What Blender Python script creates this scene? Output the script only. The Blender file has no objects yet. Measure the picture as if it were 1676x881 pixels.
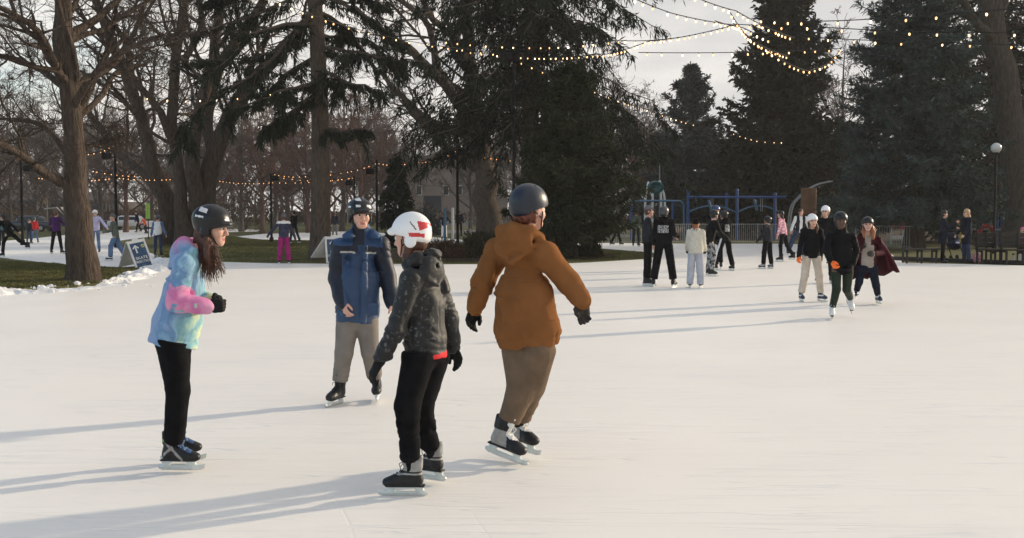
import bpy, math, random
import numpy as np
from mathutils import Matrix, Vector

scene = bpy.context.scene
COL = scene.collection
rng = np.random.default_rng(7)
random.seed(7)
R = math.radians

# ------------------------------------------------------------------ camera model (photo 1676 x 881)
W0, H0, F0, HOR, CAMH = 1676.0, 881.0, 1800.0, 350.0, 1.6
PITCH = math.atan((H0 / 2 - HOR) / F0)
_cp, _sp = math.cos(PITCH), math.sin(PITCH)

def ray(px, py):
    a, b = (px - W0 / 2) / F0, (H0 / 2 - py) / F0
    return np.array([a, _cp + b * _sp, -_sp + b * _cp])

def P(px, py, D):
    r = ray(px, py)
    return np.array([0, 0, CAMH]) + r * (D / r[1])

def G(px, py, z=0.0):
    r = ray(px, py)
    return np.array([0, 0, CAMH]) + r * ((z - CAMH) / r[2])

def gd(py):
    return G(W0 / 2, py)[1]

def nrm(v):
    v = np.asarray(v, float)
    return v / max(1e-9, np.linalg.norm(v))

# ------------------------------------------------------------------ objects
def link(o, parent=None):
    COL.objects.link(o)
    if parent is not None:
        o.parent = parent
    return o

def props(o, label=None, cat=None, group=None, kind=None):
    if label: o['label'] = label
    if cat: o['category'] = cat
    if group: o['group'] = group
    if kind: o['kind'] = kind
    return o

def thing(name, loc, label, cat, group=None, rz=0.0):
    o = bpy.data.objects.new(name, None)
    o.empty_display_size = 0.2
    link(o)
    o.location = loc
    o.rotation_euler = (0, 0, rz)
    return props(o, label, cat, group)

def mesh_of(name, v, f, mats, smooth=True, midx=None):
    me = bpy.data.meshes.new(name)
    v = np.asarray(v, np.float32)
    if isinstance(f, np.ndarray) and f.ndim == 2:
        k = f.shape[1]
        me.vertices.add(len(v)); me.vertices.foreach_set('co', v.ravel())
        me.loops.add(f.size); me.loops.foreach_set('vertex_index', f.astype(np.int32).ravel())
        me.polygons.add(len(f))
        me.polygons.foreach_set('loop_start', np.arange(0, f.size, k, dtype=np.int32))
        me.polygons.foreach_set('loop_total', np.full(len(f), k, np.int32))
        me.update(calc_edges=True)
    else:
        me.from_pydata([tuple(map(float, p)) for p in v], [], [tuple(int(i) for i in q) for q in f])
        me.update()
    for m in (mats if isinstance(mats, (list, tuple)) else [mats]):
        me.materials.append(m)
    if midx is not None:
        me.polygons.foreach_set('material_index', np.asarray(midx, np.int32))
    if smooth:
        me.polygons.foreach_set('use_smooth', np.ones(len(me.polygons), bool))
    me.validate()
    return me

def put(name, me, parent=None, M=None):
    o = bpy.data.objects.new(name, me)
    link(o, parent)
    if M is not None:
        o.matrix_basis = M if isinstance(M, Matrix) else Matrix(M)
    return o

def frame(x, y, z, o, s=1.0):
    m = np.eye(4)
    m[:3, 0], m[:3, 1], m[:3, 2], m[:3, 3] = np.asarray(x) * s, np.asarray(y) * s, np.asarray(z) * s, o
    return Matrix([list(map(float, r)) for r in m])

# ------------------------------------------------------------------ hard-surface mesh builder
class MB:
    def __init__(s): s.v, s.f, s.m = [], [], []
    def add(s, v, f, m=0):
        n = len(s.v)
        s.v += [tuple(map(float, p)) for p in v]
        s.f += [tuple(i + n for i in q) for q in f]
        s.m += [m] * len(f)
        return s
    def box(s, c, d, ax=None, m=0, bev=0.0):
        c = np.asarray(c, float); hx, hy, hz = np.asarray(d, float) / 2
        X, Y, Z = ax if ax is not None else (np.array([1, 0, 0]), np.array([0, 1, 0]), np.array([0, 0, 1]))
        if bev <= 0:
            v = [c + X * (a * hx) + Y * (b * hy) + Z * (e * hz) for e in (-1, 1) for a, b in ((-1, -1), (1, -1), (1, 1), (-1, 1))]
            f = [(3, 2, 1, 0), (4, 5, 6, 7), (0, 1, 5, 4), (1, 2, 6, 5), (2, 3, 7, 6), (3, 0, 4, 7)]
            return s.add(v, f, m)
        b = min(bev, hx * .9, hy * .9, hz * .9)
        rings = []
        for (zz, k) in ((-hz, b), (-hz + b, 0), (hz - b, 0), (hz, b)):
            q = []
            for sx, sy, first in ((1, -1, 0), (1, 1, 1), (-1, 1, 0), (-1, -1, 1)):
                p1 = (sx * (hx - k), sy * (hy - k - b)); p2 = (sx * (hx - k - b), sy * (hy - k))
                q += [p2, p1] if first == 0 else [p1, p2]
            rings.append([c + X * a + Y * e + Z * zz for a, e in q])
        v = sum(rings, []); f = []
        for r in range(3):
            for i in range(8):
                j = (i + 1) % 8
                f.append((r * 8 + i, r * 8 + j, r * 8 + 8 + j, r * 8 + 8 + i))
        f += [tuple(range(7, -1, -1)), tuple(range(24, 32))]
        return s.add(v, f, m)
    def tube(s, pts, r, sides=8, m=0, cap=True):
        pts = np.asarray(pts, float)
        rr = np.full(len(pts), r, float) if np.isscalar(r) else np.asarray(r, float)
        v, f = tubes(pts[None], rr[None], sides)
        s.add(v, [tuple(q) for q in f], m)
        if cap:
            n = len(s.v) - len(v)
            s.f += [tuple(n + i for i in range(sides - 1, -1, -1)), tuple(n + (len(pts) - 1) * sides + i for i in range(sides))]
            s.m += [m, m]
        return s
    def ball(s, c, r, m=0, nu=12, nv=8):
        c = np.asarray(c, float); r = np.asarray(r if not np.isscalar(r) else (r, r, r), float)
        v = [c + r * (0, 0, 1)]
        for i in range(1, nv):
            a = math.pi * i / nv
            for j in range(nu):
                b = 2 * math.pi * j / nu
                v.append(c + r * (math.sin(a) * math.cos(b), math.sin(a) * math.sin(b), math.cos(a)))
        v.append(c - r * (0, 0, 1)); f = []
        for j in range(nu):
            k = (j + 1) % nu
            f.append((0, 1 + j, 1 + k))
            for i in range(nv - 2):
                f.append((1 + i * nu + j, 1 + (i + 1) * nu + j, 1 + (i + 1) * nu + k, 1 + i * nu + k))
            f.append((1 + (nv - 2) * nu + j, len(v) - 1, 1 + (nv - 2) * nu + k))
        return s.add(v, f, m)
    def prism(s, poly, n, t, m=0):
        """poly: 3D points in a plane, extruded by vector n*t"""
        poly = [np.asarray(p, float) for p in poly]; k = len(poly); n = np.asarray(n, float) * t
        v = poly + [p + n for p in poly]
        f = [tuple(range(k - 1, -1, -1)), tuple(range(k, 2 * k))] + [(i, (i + 1) % k, k + (i + 1) % k, k + i) for i in range(k)]
        return s.add(v, f, m)
    def build(s, name, mats, parent=None, off=(0, 0, 0), smooth=False):
        v = np.array(s.v) - np.asarray(off)
        me = mesh_of(name, v, s.f, mats, smooth, s.m)
        if smooth:
            try: me.set_sharp_from_angle(angle=R(40))
            except Exception: pass
        return put(name, me, parent)

def tubes(Pt, Rd, sides):
    """Pt (n,k,3), Rd (n,k) -> verts, quads"""
    n, k, _ = Pt.shape
    T = np.gradient(Pt, axis=1) if k > 1 else np.zeros_like(Pt)
    T /= np.maximum(np.linalg.norm(T, axis=2, keepdims=True), 1e-9)
    mean = T.mean(axis=1); 
    ref = np.where((np.abs(mean[:, 2]) < .8)[:, None], np.array([0, 0, 1.0]), np.array([1.0, 0, 0]))[:, None, :]
    A = np.cross(T, np.broadcast_to(ref, T.shape)); A /= np.maximum(np.linalg.norm(A, axis=2, keepdims=True), 1e-9)
    B = np.cross(T, A)
    ang = np.arange(sides) * 2 * np.pi / sides
    V = Pt[:, :, None, :] + Rd[:, :, None, None] * (np.cos(ang)[None, None, :, None] * A[:, :, None, :] + np.sin(ang)[None, None, :, None] * B[:, :, None, :])
    base = (np.arange(n) * k * sides)[:, None, None]
    i = (np.arange(k - 1) * sides)[None, :, None]; j = np.arange(sides)[None, None, :]; j2 = (j + 1) % sides
    a = base + i + j; b = base + i + j2
    Fq = np.stack([a, a + sides, b + sides, b], axis=-1).reshape(-1, 4)
    return V.reshape(-1, 3), Fq

# ------------------------------------------------------------------ value noise (numpy)
def _hash(x, y, z):
    h = (x.astype(np.int64) * 374761393 + y.astype(np.int64) * 668265263 + z.astype(np.int64) * 2147483647) & 0xffffffff
    h = ((h ^ (h >> 13)) * 1274126177) & 0xffffffff
    return ((h ^ (h >> 16)) & 0xffff) / 65535.0 * 2 - 1

def vnoise(p):
    i = np.floor(p).astype(np.int64); f = p - i; f = f * f * (3 - 2 * f)
    r = 0
    for a in (0, 1):
        for b in (0, 1):
            for c in (0, 1):
                w = (f[..., 0] if a else 1 - f[..., 0]) * (f[..., 1] if b else 1 - f[..., 1]) * (f[..., 2] if c else 1 - f[..., 2])
                r = r + w * _hash(i[..., 0] + a, i[..., 1] + b, i[..., 2] + c)
    return r

# ------------------------------------------------------------------ signed distance modelling
def axis(lo, hi, h, fine=None):
    if fine is None:
        return np.arange(lo, hi + h, h)
    a, b, hf = fine
    parts = []
    if a > lo: parts.append(np.linspace(lo, a, max(2, int((a - lo) / h) + 1), endpoint=False))
    parts.append(np.arange(max(a, lo), min(b, hi), hf))
    if b < hi: parts.append(np.linspace(max(b, lo), hi, max(2, int((hi - b) / h) + 1)))
    return np.concatenate(parts)

class Sdf:
    def __init__(s, lo, hi, h, fine=None):
        lo, hi = np.asarray(lo, float), np.asarray(hi, float)
        fx, fy, fz = fine if fine else (None, None, None)
        s.ax = [axis(lo[0], hi[0], h, fx), axis(lo[1], hi[1], h, fy), axis(lo[2], hi[2], h, fz)]
        s.d = np.full([len(a) for a in s.ax], 0.2, np.float32)
        s.h = h
    def sub(s, lo, hi):
        sl = []
        for k in range(3):
            i = max(0, np.searchsorted(s.ax[k], lo[k]) - 1); j = min(len(s.ax[k]), np.searchsorted(s.ax[k], hi[k]) + 1)
            sl.append(slice(i, max(j, i)))
        sl = tuple(sl)
        g = np.stack(np.meshgrid(*[s.ax[k][sl[k]] for k in range(3)], indexing='ij'), -1)
        return sl, g
    def comb(s, sl, e, k, op):
        d = s.d[sl]
        if op == 'u':
            h = np.clip(.5 + .5 * (d - e) / k, 0, 1); s.d[sl] = d + (e - d) * h - k * h * (1 - h)
        elif op == 's':
            e = -e; h = np.clip(.5 - .5 * (d - e) / k, 0, 1); s.d[sl] = d + (e - d) * h + k * h * (1 - h)
    def cone(s, a, b, ra, rb, k=.02, flat=None, op='u'):
        a, b = np.asarray(a, float), np.asarray(b, float)
        m = max(ra, rb) * (max(1, flat[1]) if flat else 1) + k + 2 * s.h
        sl, g = s.sub(np.minimum(a, b) - m, np.maximum(a, b) + m)
        if g.size == 0: return s
        ba = b - a; t = np.clip(((g - a) @ ba) / max(1e-9, ba @ ba), 0, 1)
        q = g - (a + t[..., None] * ba)
        r = ra + (rb - ra) * t
        q2 = (q * q).sum(-1)
        if flat:
            n = nrm(flat[0]); qn = q @ n
            q2 = q2 + (1 / flat[1] ** 2 - 1) * qn * qn
        s.comb(sl, np.sqrt(np.maximum(q2, 0)) - r, k, op)
        return s
    def chain(s, pts, rad, k=.02, flat=None, op='u'):
        for i in range(len(pts) - 1): s.cone(pts[i], pts[i + 1], rad[i], rad[i + 1], k, flat, op)
        return s
    def ell(s, c, r, ax=None, k=.02, op='u'):
        c = np.asarray(c, float); r = np.asarray(r, float)
        m = max(r) + k + 2 * s.h
        sl, g = s.sub(c - m, c + m)
        if g.size == 0: return s
        q = g - c
        if ax is not None: q = q @ np.array(ax).T
        k0 = np.linalg.norm(q / r, axis=-1); k1 = np.linalg.norm(q / (r * r), axis=-1)
        s.comb(sl, k0 * (k0 - 1) / np.maximum(k1, 1e-9), k, op)
        return s
    def box(s, c, d, ax=None, r=.01, k=.01, op='u'):
        c = np.asarray(c, float); hd = np.asarray(d, float) / 2 - r
        m = np.linalg.norm(hd) + r + k + 2 * s.h
        sl, g = s.sub(c - m, c + m)
        if g.size == 0: return s
        q = g - c
        if ax is not None: q = q @ np.array(ax).T
        q = np.abs(q) - hd
        e = np.linalg.norm(np.maximum(q, 0), axis=-1) + np.minimum(q.max(-1), 0) - r
        s.comb(sl, e, k, op)
        return s
    def grid(s):
        return np.stack(np.meshgrid(*s.ax, indexing='ij'), -1)
    def cut(s, o, n, k=.008, wav=0.0):
        """keep the half space where (p-o).n > 0"""
        g = s.grid(); n = nrm(n); e = -((g - np.asarray(o)) @ n)
        if wav: e = e + wav * vnoise(g * 9.0)
        h = np.clip(.5 - .5 * (s.d - e) / k, 0, 1); s.d = (s.d + (e - s.d) * h + k * h * (1 - h)).astype(np.float32)
        return s
    def disp(s, fn, band=.05):
        m = np.abs(s.d) < band
        ii = np.nonzero(m)
        g = np.stack([s.ax[k][ii[k]] for k in range(3)], -1)
        s.d[m] += fn(g).astype(np.float32)
        return s
    def mesh(s):
        d = s.d; d[d == 0] = 1e-6
        ins = d < 0
        n = np.array(d.shape)
        c = np.zeros(n - 1, np.int8)
        for a in (0, 1):
            for b in (0, 1):
                for e in (0, 1):
                    c += ins[a:n[0] - 1 + a, b:n[1] - 1 + b, e:n[2] - 1 + e]
        act = (c > 0) & (c < 8)
        idx = np.full(act.shape, -1, np.int64); I = np.nonzero(act); nv = len(I[0]); idx[I] = np.arange(nv)
        pos = np.zeros((nv, 3)); cnt = np.zeros(nv)
        I = np.stack(I, -1)
        corners = [(a, b, e) for a in (0, 1) for b in (0, 1) for e in (0, 1)]
        for p in corners:
            for k in range(3):
                if p[k] == 0:
                    q = list(p); q[k] = 1
                    A = I + p; B = I + q
                    da = d[A[:, 0], A[:, 1], A[:, 2]]; db = d[B[:, 0], B[:, 1], B[:, 2]]
                    x = (da < 0) != (db < 0)
                    t = np.where(x, da / np.where(x, da - db, 1), 0)
                    pp = A + t[:, None] * (np.array(q) - p)
                    pos[x] += pp[x]; cnt[x] += 1
        pos /= np.maximum(cnt, 1)[:, None]
        V = np.stack([np.interp(pos[:, k], np.arange(len(s.ax[k])), s.ax[k]) for k in range(3)], -1)
        Fs = []
        for k in range(3):
            u, v = (k + 1) % 3, (k + 2) % 3
            sa = [slice(None)] * 3; sb = [slice(None)] * 3
            sa[k] = slice(0, -1); sb[k] = slice(1, None)
            e = ins[tuple(sa)] != ins[tuple(sb)]
            J = np.stack(np.nonzero(e), -1)
            J = J[(J[:, u] > 0) & (J[:, v] > 0) & (J[:, u] < n[u] - 1) & (J[:, v] < n[v] - 1)]
            if len(J) == 0: continue
            def at(du, dv):
                K = J.copy(); K[:, u] += du; K[:, v] += dv
                return idx[K[:, 0], K[:, 1], K[:, 2]]
            q = np.stack([at(-1, -1), at(0, -1), at(0, 0), at(-1, 0)], -1)
            fl = ins[J[:, 0], J[:, 1], J[:, 2]]
            q[~fl] = q[~fl][:, ::-1]
            Fs.append(q)
        Fq = np.concatenate(Fs) if Fs else np.zeros((0, 4), np.int64)
        Fq = Fq[(Fq >= 0).all(1)]
        return V, Fq

def sdf_obj(name, S, mats, parent=None, off=(0, 0, 0), pick=None):
    v, f = S.mesh()
    if len(f) == 0: return None
    mi = None
    if pick is not None:
        mi = pick(v[f].mean(1))
    me = mesh_of(name, v - np.asarray(off), f, mats, True, mi)
    return put(name, me, parent)

# ------------------------------------------------------------------ materials
_mats = {}
def mat(name, col, rough=.8, spec=.3, var=.12, vscale=6.0, bump=0.0, bscale=60.0, col2=None, metal=0.0, sheen=0.0, emit=None, est=0.0, coat=0.0, sss=0.0):
    if name in _mats: return _mats[name]
    m = bpy.data.materials.new(name); m.use_nodes = True
    nt = m.node_tree; b = nt.nodes['Principled BSDF']; L = nt.links
    tc = nt.nodes.new('ShaderNodeTexCoord')
    c = (*col, 1)
    if var > 0 or col2 is not None:
        n = nt.nodes.new('ShaderNodeTexNoise'); n.inputs['Scale'].default_value = vscale; n.inputs['Detail'].default_value = 4
        L.new(tc.outputs['Object'], n.inputs['Vector'])
        rp = nt.nodes.new('ShaderNodeValToRGB')
        c2 = col2 if col2 is not None else tuple(min(1, x * (1 + var)) for x in col)
        c1 = col if col2 is not None else tuple(x * (1 - var) for x in col)
        rp.color_ramp.elements[0].color = (*c1, 1); rp.color_ramp.elements[0].position = .35
        rp.color_ramp.elements[1].color = (*c2, 1); rp.color_ramp.elements[1].position = .65
        L.new(n.outputs['Fac'], rp.inputs['Fac']); L.new(rp.outputs['Color'], b.inputs['Base Color'])
    else:
        b.inputs['Base Color'].default_value = c
    b.inputs['Roughness'].default_value = rough
    b.inputs['Specular IOR Level'].default_value = spec
    b.inputs['Metallic'].default_value = metal
    if sheen: b.inputs['Sheen Weight'].default_value = sheen
    if coat: b.inputs['Coat Weight'].default_value = coat; b.inputs['Coat Roughness'].default_value = .15
    if sss:
        b.inputs['Subsurface Weight'].default_value = sss; b.inputs['Subsurface Radius'].default_value = (.012, .005, .003)
        b.inputs['Subsurface Scale'].default_value = 1.0
    if bump:
        n2 = nt.nodes.new('ShaderNodeTexNoise'); n2.inputs['Scale'].default_value = bscale; n2.inputs['Detail'].default_value = 3
        L.new(tc.outputs['Object'], n2.inputs['Vector'])
        bp = nt.nodes.new('ShaderNodeBump'); bp.inputs['Strength'].default_value = bump; bp.inputs['Distance'].default_value = .02
        L.new(n2.outputs['Fac'], bp.inputs['Height']); L.new(bp.outputs['Normal'], b.inputs['Normal'])
    if emit:
        b.inputs['Emission Color'].default_value = (*emit, 1); b.inputs['Emission Strength'].default_value = est
    _mats[name] = m
    return m

def ramp_mat(name, stops, scale=3.0, detail=3.0, rough=.85, distort=0.0, bump=.2, bscale=120.0, sheen=.1, const=False, stretch=(1, 1, 1), spec=.2):
    if name in _mats: return _mats[name]
    m = bpy.data.materials.new(name); m.use_nodes = True
    nt = m.node_tree; b = nt.nodes['Principled BSDF']; L = nt.links
    tc = nt.nodes.new('ShaderNodeTexCoord'); mp = nt.nodes.new('ShaderNodeMapping'); mp.inputs['Scale'].default_value = stretch
    L.new(tc.outputs['Object'], mp.inputs['Vector'])
    n = nt.nodes.new('ShaderNodeTexNoise'); n.inputs['Scale'].default_value = scale; n.inputs['Detail'].default_value = detail; n.inputs['Distortion'].default_value = distort
    L.new(mp.outputs['Vector'], n.inputs['Vector'])
    rp = nt.nodes.new('ShaderNodeValToRGB'); e = rp.color_ramp.elements
    while len(e) < len(stops): e.new(.5)
    for i, (p, c) in enumerate(stops): e[i].position = p; e[i].color = (*c, 1)
    if const: rp.color_ramp.interpolation = 'CONSTANT'
    L.new(n.outputs['Fac'], rp.inputs['Fac']); L.new(rp.outputs['Color'], b.inputs['Base Color'])
    b.inputs['Roughness'].default_value = rough; b.inputs['Specular IOR Level'].default_value = spec
    if sheen: b.inputs['Sheen Weight'].default_value = sheen
    if bump:
        n2 = nt.nodes.new('ShaderNodeTexNoise'); n2.inputs['Scale'].default_value = bscale
        L.new(mp.outputs['Vector'], n2.inputs['Vector'])
        bp = nt.nodes.new('ShaderNodeBump'); bp.inputs['Strength'].default_value = bump; bp.inputs['Distance'].default_value = .01
        L.new(n2.outputs['Fac'], bp.inputs['Height']); L.new(bp.outputs['Normal'], b.inputs['Normal'])
    _mats[name] = m
    return m

def spline(pts, n):
    pts = np.asarray(pts, float)
    if len(pts) == 2: return pts[0] + (pts[1] - pts[0]) * np.linspace(0, 1, n)[:, None]
    out = []; m = len(pts) - 1
    for t in np.linspace(0, m, n):
        i = min(int(t), m - 1); u = t - i
        p0, p1, p2, p3 = pts[max(i - 1, 0)], pts[i], pts[i + 1], pts[min(i + 2, m)]
        out.append(.5 * (2 * p1 + (p2 - p0) * u + (2 * p0 - 5 * p1 + 4 * p2 - p3) * u * u + (3 * p1 - p0 - 3 * p2 + p3) * u ** 3))
    return np.array(out)

# ------------------------------------------------------------------ people
UP = np.array([0, 0, 1.0])

def creases(p, amp, fz=1.7, seed=0.0, fr=1.0):
    """cloth relief: broad soft swells with narrow creases along wandering lines, mostly running across the limb"""
    q = p + .045 * np.stack([vnoise(p * 6 + 11 + seed), vnoise(p * 6 + 23 + seed), vnoise(p * 6 + 37 + seed)], -1)
    a = vnoise(q * np.array([5.0, 5.0, 5.0 * fz]) * fr + seed); b = vnoise(q * np.array([8.5, 8.5, 8.5 * fz]) * fr + 7 + seed); c = vnoise(q * np.array([14, 14, 11 * fz]) * fr + 3 + seed)
    m = np.clip(.55 + .9 * vnoise(p * 3.3 + 50 + seed), .15, 1)
    return amp * (.55 * a + m * (1.15 * np.exp(-(a / .10) ** 2) + .85 * np.exp(-(b / .12) ** 2) - .9 * np.exp(-((b - .28) / .12) ** 2)) + .22 * c)

def rot(v, ax, a):
    v, ax = np.asarray(v, float), nrm(ax)
    return v * math.cos(a) + np.cross(ax, v) * math.sin(a) + ax * (ax @ v) * (1 - math.cos(a))

def hand_cones(curl=.5, g=1.0, spread=1.0):
    """cones in the hand frame: x along the fingers, y to the thumb side, palm facing -z"""
    out = [((0.0, 0, 0), (.03, 0, 0), .021 * g, .018 * g, 1.35), ((.03, .002, 0), (.082, 0, 0), .0165 * g, .0155 * g, 2.35)]
    for y, L, k in ((.028, .074, .8), (.0095, .083, 1.0), (-.0095, .077, 1.1), (-.027, .06, 1.2)):
        p = np.array([.08, y, 0]); a = .15
        for j, fr in enumerate((.45, .31, .24)):
            a += curl * k * (.9 if j == 0 else 1.1)
            d = nrm([math.cos(a), y * 2.6 * spread, -math.sin(a)])
            q = p + d * L * fr
            out.append((tuple(p), tuple(q), (.0100 - .0008 * j) * g, (.0094 - .0010 * j) * g, None))
            p = q
    p = [(.018, .024, -.004), (.042, .047, -.014), (.066, .055 - .012 * curl, -.026 - .01 * curl), (.085, .052 - .02 * curl, -.036 - .018 * curl)]
    rr = [.015 * g, .0125 * g, .011 * g, .009 * g]
    for j in range(3): out.append((p[j], p[j + 1], rr[j], rr[j + 1], None))
    return out

_cache = {}
def glove_mesh(m, curl=.55, cuff=.0, g=1.28):
    key = ('glove', m.name, round(curl, 2), cuff)
    if key in _cache: return _cache[key]
    S = Sdf((-.10, -.075, -.14), (.2, .09, .06), .0048)
    for a, b, ra, rb, fl in hand_cones(curl, g):
        S.cone(a, b, ra, rb, .006, (np.array([0, 1, 0]), fl) if fl else None)
    S.cone((-.045, 0, 0), (.01, 0, 0), .034, .029, .01, (np.array([0, 1, 0]), 1.15))
    S.cone((-.028, 0, 0), (-.02, 0, 0), .036, .036, .004, (np.array([0, 1, 0]), 1.15))
    S.disp(lambda q: .0012 * vnoise(q * 70))
    v, f = S.mesh()
    _cache[key] = mesh_of('glove', v, f, m)
    return _cache[key]

def skate_meshes(kind):
    if kind in _cache: return _cache[kind]
    K = SKATES[kind]
    S = Sdf((-.13, -.075, .045), (.235, .075, .33), .0055)
    Y = np.array([0, 1, 0])
    fig = K.get('figure', False)
    S.cone((-.045, 0, .112), (-.035, 0, .14), .036, .038, .02)                       # heel cup
    S.cone((-.04, 0, .105), (.13, 0, .100), .033, .036, .02, (Y, 1.12))               # foot
    S.cone((.11, 0, .100), (.165, 0, .096), .036, .029, .02, (Y, 1.25))               # toe cap
    S.cone((.0, 0, .16), (.10, 0, .12), .036, .032, .02)                              # instep
    S.cone((-.03, 0, .13), (-.012, 0, .245), .040, .047, .02, (np.array([1, 0, 0]), 1.1))   # cuff
    if not fig:
        S.cone((.03, 0, .20), (.062, 0, .285), .020, .014, .012, (Y, 1.7))            # tongue
        S.cone((-.058, 0, .20), (-.068, 0, .268), .020, .013, .012, (Y, 1.7))         # tendon guard
    S.box((.04, 0, .073), (.265, .066, .012), None, .005, .006)                       # sole
    S.cut((0, 0, .064), (0, 0, 1), .004)
    for x in (.03, .055, .08, .105):                                                  # eyelet ridges
        z = .205 - (x - .0) * .62
        S.cone((x, -.024, z), (x, .024, z), .006, .006, .004)
    v, f = S.mesh(); c = v[f].mean(1)
    mi = np.zeros(len(f), int)
    x, y, z = c.T
    pat = K.get('pattern')
    if pat == 'cross':       # silver crossed bars on the quarter, blue facing
        mi[(np.abs((z - .145) - (x - .01) * -1.1) < .014) & (np.abs(y) > .022) & (x < .075) & (x > -.05)] = 1
        mi[(np.abs((z - .150) - (x + .02) * .9) < .012) & (np.abs(y) > .022) & (x < .05) & (x > -.06)] = 1
        mi[(z > .115 + .0) & (x > .045) & (x < .135) & (np.abs(y) < .034) & (z > .17 - .55 * (x - .045))] = 2
        mi[(z > .205) & (z < .222) & (x > -.07) & (x < .0) & (np.abs(y) > .02)] = 3
    elif pat == 'silver':    # silver quarter and black toe
        mi[(x < .055 - (z - .1) * .2) & (z > .085) & (z < .19)] = 1
        mi[(z > .15) & (x > .03) & (x < .11) & (np.abs(y) < .03)] = 2
    elif pat == 'anklet':
        mi[(z > .175)] = 1
        mi[(z > .15) & (z < .165)] = 1
    elif pat == 'stripe':
        mi[(np.abs(z - .135) < .014) & (np.abs(y) > .02) & (x > -.06) & (x < .12)] = 1
    boot = mesh_of('skate', v, f, K['mats'], True, mi)
    S = Sdf((-.125, -.035, .0), (.245, .035, .085), .005)
    if fig:
        S.box((-.035, 0, .052), (.07, .05, .03), None, .006); S.box((.125, 0, .058), (.11, .055, .02), None, .006)
        S.box((-.035, 0, .03), (.055, .012, .03), None, .003); S.box((.12, 0, .03), (.05, .012, .05), None, .003)
    else:
        S.cone((-.10, 0, .026), (.205, 0, .026), .0105, .0105, .006)
        S.cone((.20, 0, .028), (.225, 0, .042), .010, .006, .006)
        S.cone((-.07, 0, .03), (-.045, 0, .064), .019, .022, .008, (np.array([1, 0, 0]), 1.45))
        S.cone((.145, 0, .03), (.125, 0, .064), .017, .021, .008, (np.array([1, 0, 0]), 1.6))
        S.box((.04, 0, .064), (.25, .046, .008), None, .003, .006)
    v, f = S.mesh()
    hold = mesh_of('blade_holder', v, f, K['holder'])
    b = MB()
    prof = [(-.113, .026), (-.108, .010), (-.085, .001), (.0, .0), (.12, .0), (.19, .002), (.218, .012), (.224, .028)]
    top = [(.215, .036 if not fig else .024), (-.108, .034 if not fig else .024)]
    pl = [(x, -.0022, z) for x, z in prof] + [(x, -.0022, z) for x, z in top]
    b.prism(pl, (0, 1, 0), .0044)
    bl = mesh_of('blade', b.v, b.f, MT['steel'], False)
    lc = MB()
    for i in range(5):
        x = .028 + i * .022; z = .213 - (x) * .62
        sgn = 1 if i % 2 else -1
        lc.tube([(x - .008, -.027 * sgn, z - .006), (x, 0, z + .009), (x + .012, .027 * sgn, z - .012)], .0032, 6)
    lc.tube([(.03, .0, .205), (.055, .018, .222), (.07, .032, .205), (.06, .035, .18)], .003, 6)
    lc.tube([(.03, .0, .205), (.065, -.014, .226), (.085, -.028, .212), (.078, -.032, .19)], .003, 6)
    la = mesh_of('laces', lc.v, lc.f, K['lace'], True)
    _cache[kind] = (boot, hold, bl, la)
    return _cache[kind]

def head_sdf(S, T, s, detail=True, beard=False):
    """T maps head coordinates (right, forward, up) to world"""
    a3 = T.axes
    S.ell(T((0, -.012, .03)), np.array((.074, .093, .09)) * s, a3, .02)
    S.cone(T((0, .022, .0)), T((0, .05, -.078)), .060 * s, .036 * s, .03)
    S.cone(T((-.022, .058, -.082)), T((.022, .058, -.082)), .022 * s, .022 * s, .03)
    S.ell(T((.036, .052, -.028)), np.array((.03, .032, .032)) * s, a3, .02)
    S.ell(T((-.036, .052, -.028)), np.array((.03, .032, .032)) * s, a3, .02)
    if detail:
        S.cone(T((-.03, .076, .022)), T((.03, .076, .022)), .012 * s, .012 * s, .012)
        for q in (-1, 1):
            S.ell(T((q * .031, .094, .004)), np.array((.016, .013, .010)) * s, a3, .008, 's')
        S.cone(T((0, .083, .006)), T((0, .104, -.029)), .0085 * s, .0112 * s, .008)
        for q in (-1, 1):
            S.cone(T((q * .010, .096, -.034)), T((q * .011, .090, -.034)), .0075 * s, .006 * s, .005)
        S.cone(T((-.018, .082, -.061)), T((.018, .082, -.061)), .0062 * s, .0062 * s, .005)
        S.cone(T((-.016, .083, -.0605)), T((0, .089, -.058)), .005 * s, .006 * s, .004)
        S.cone(T((.016, .083, -.0605)), T((0, .089, -.058)), .005 * s, .006 * s, .004)
        S.cone(T((-.013, .082, -.073)), T((.013, .082, -.073)), .0075 * s, .0075 * s, .005)
        S.cone(T((-.02, .094, -.0665)), T((.02, .094, -.0665)), .0030 * s, .0030 * s, .003, None, 's')
        S.ell(T((0, .07, -.096)), np.array((.02, .016, .016)) * s, a3, .014)
    else:
        S.cone(T((0, .082, .0)), T((0, .103, -.03)), .010 * s, .014 * s, .01)
    for q in (-1, 1):
        S.ell(T((q * .077, -.008, -.008)), np.array((.010, .020, .032)) * s, a3, .006)

class HeadT:
    def __init__(s, c, r, f, u, k): s.c, s.r, s.f, s.u, s.k = c, r, f, u, k; s.axes = (r, f, u)
    def __call__(s, p): return s.c + s.k * (s.r * p[0] + s.f * p[1] + s.u * p[2])
    def inv(s, w): q = (w - s.c) / s.k; return np.stack([q @ s.r, q @ s.f, q @ s.u], -1)

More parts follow.
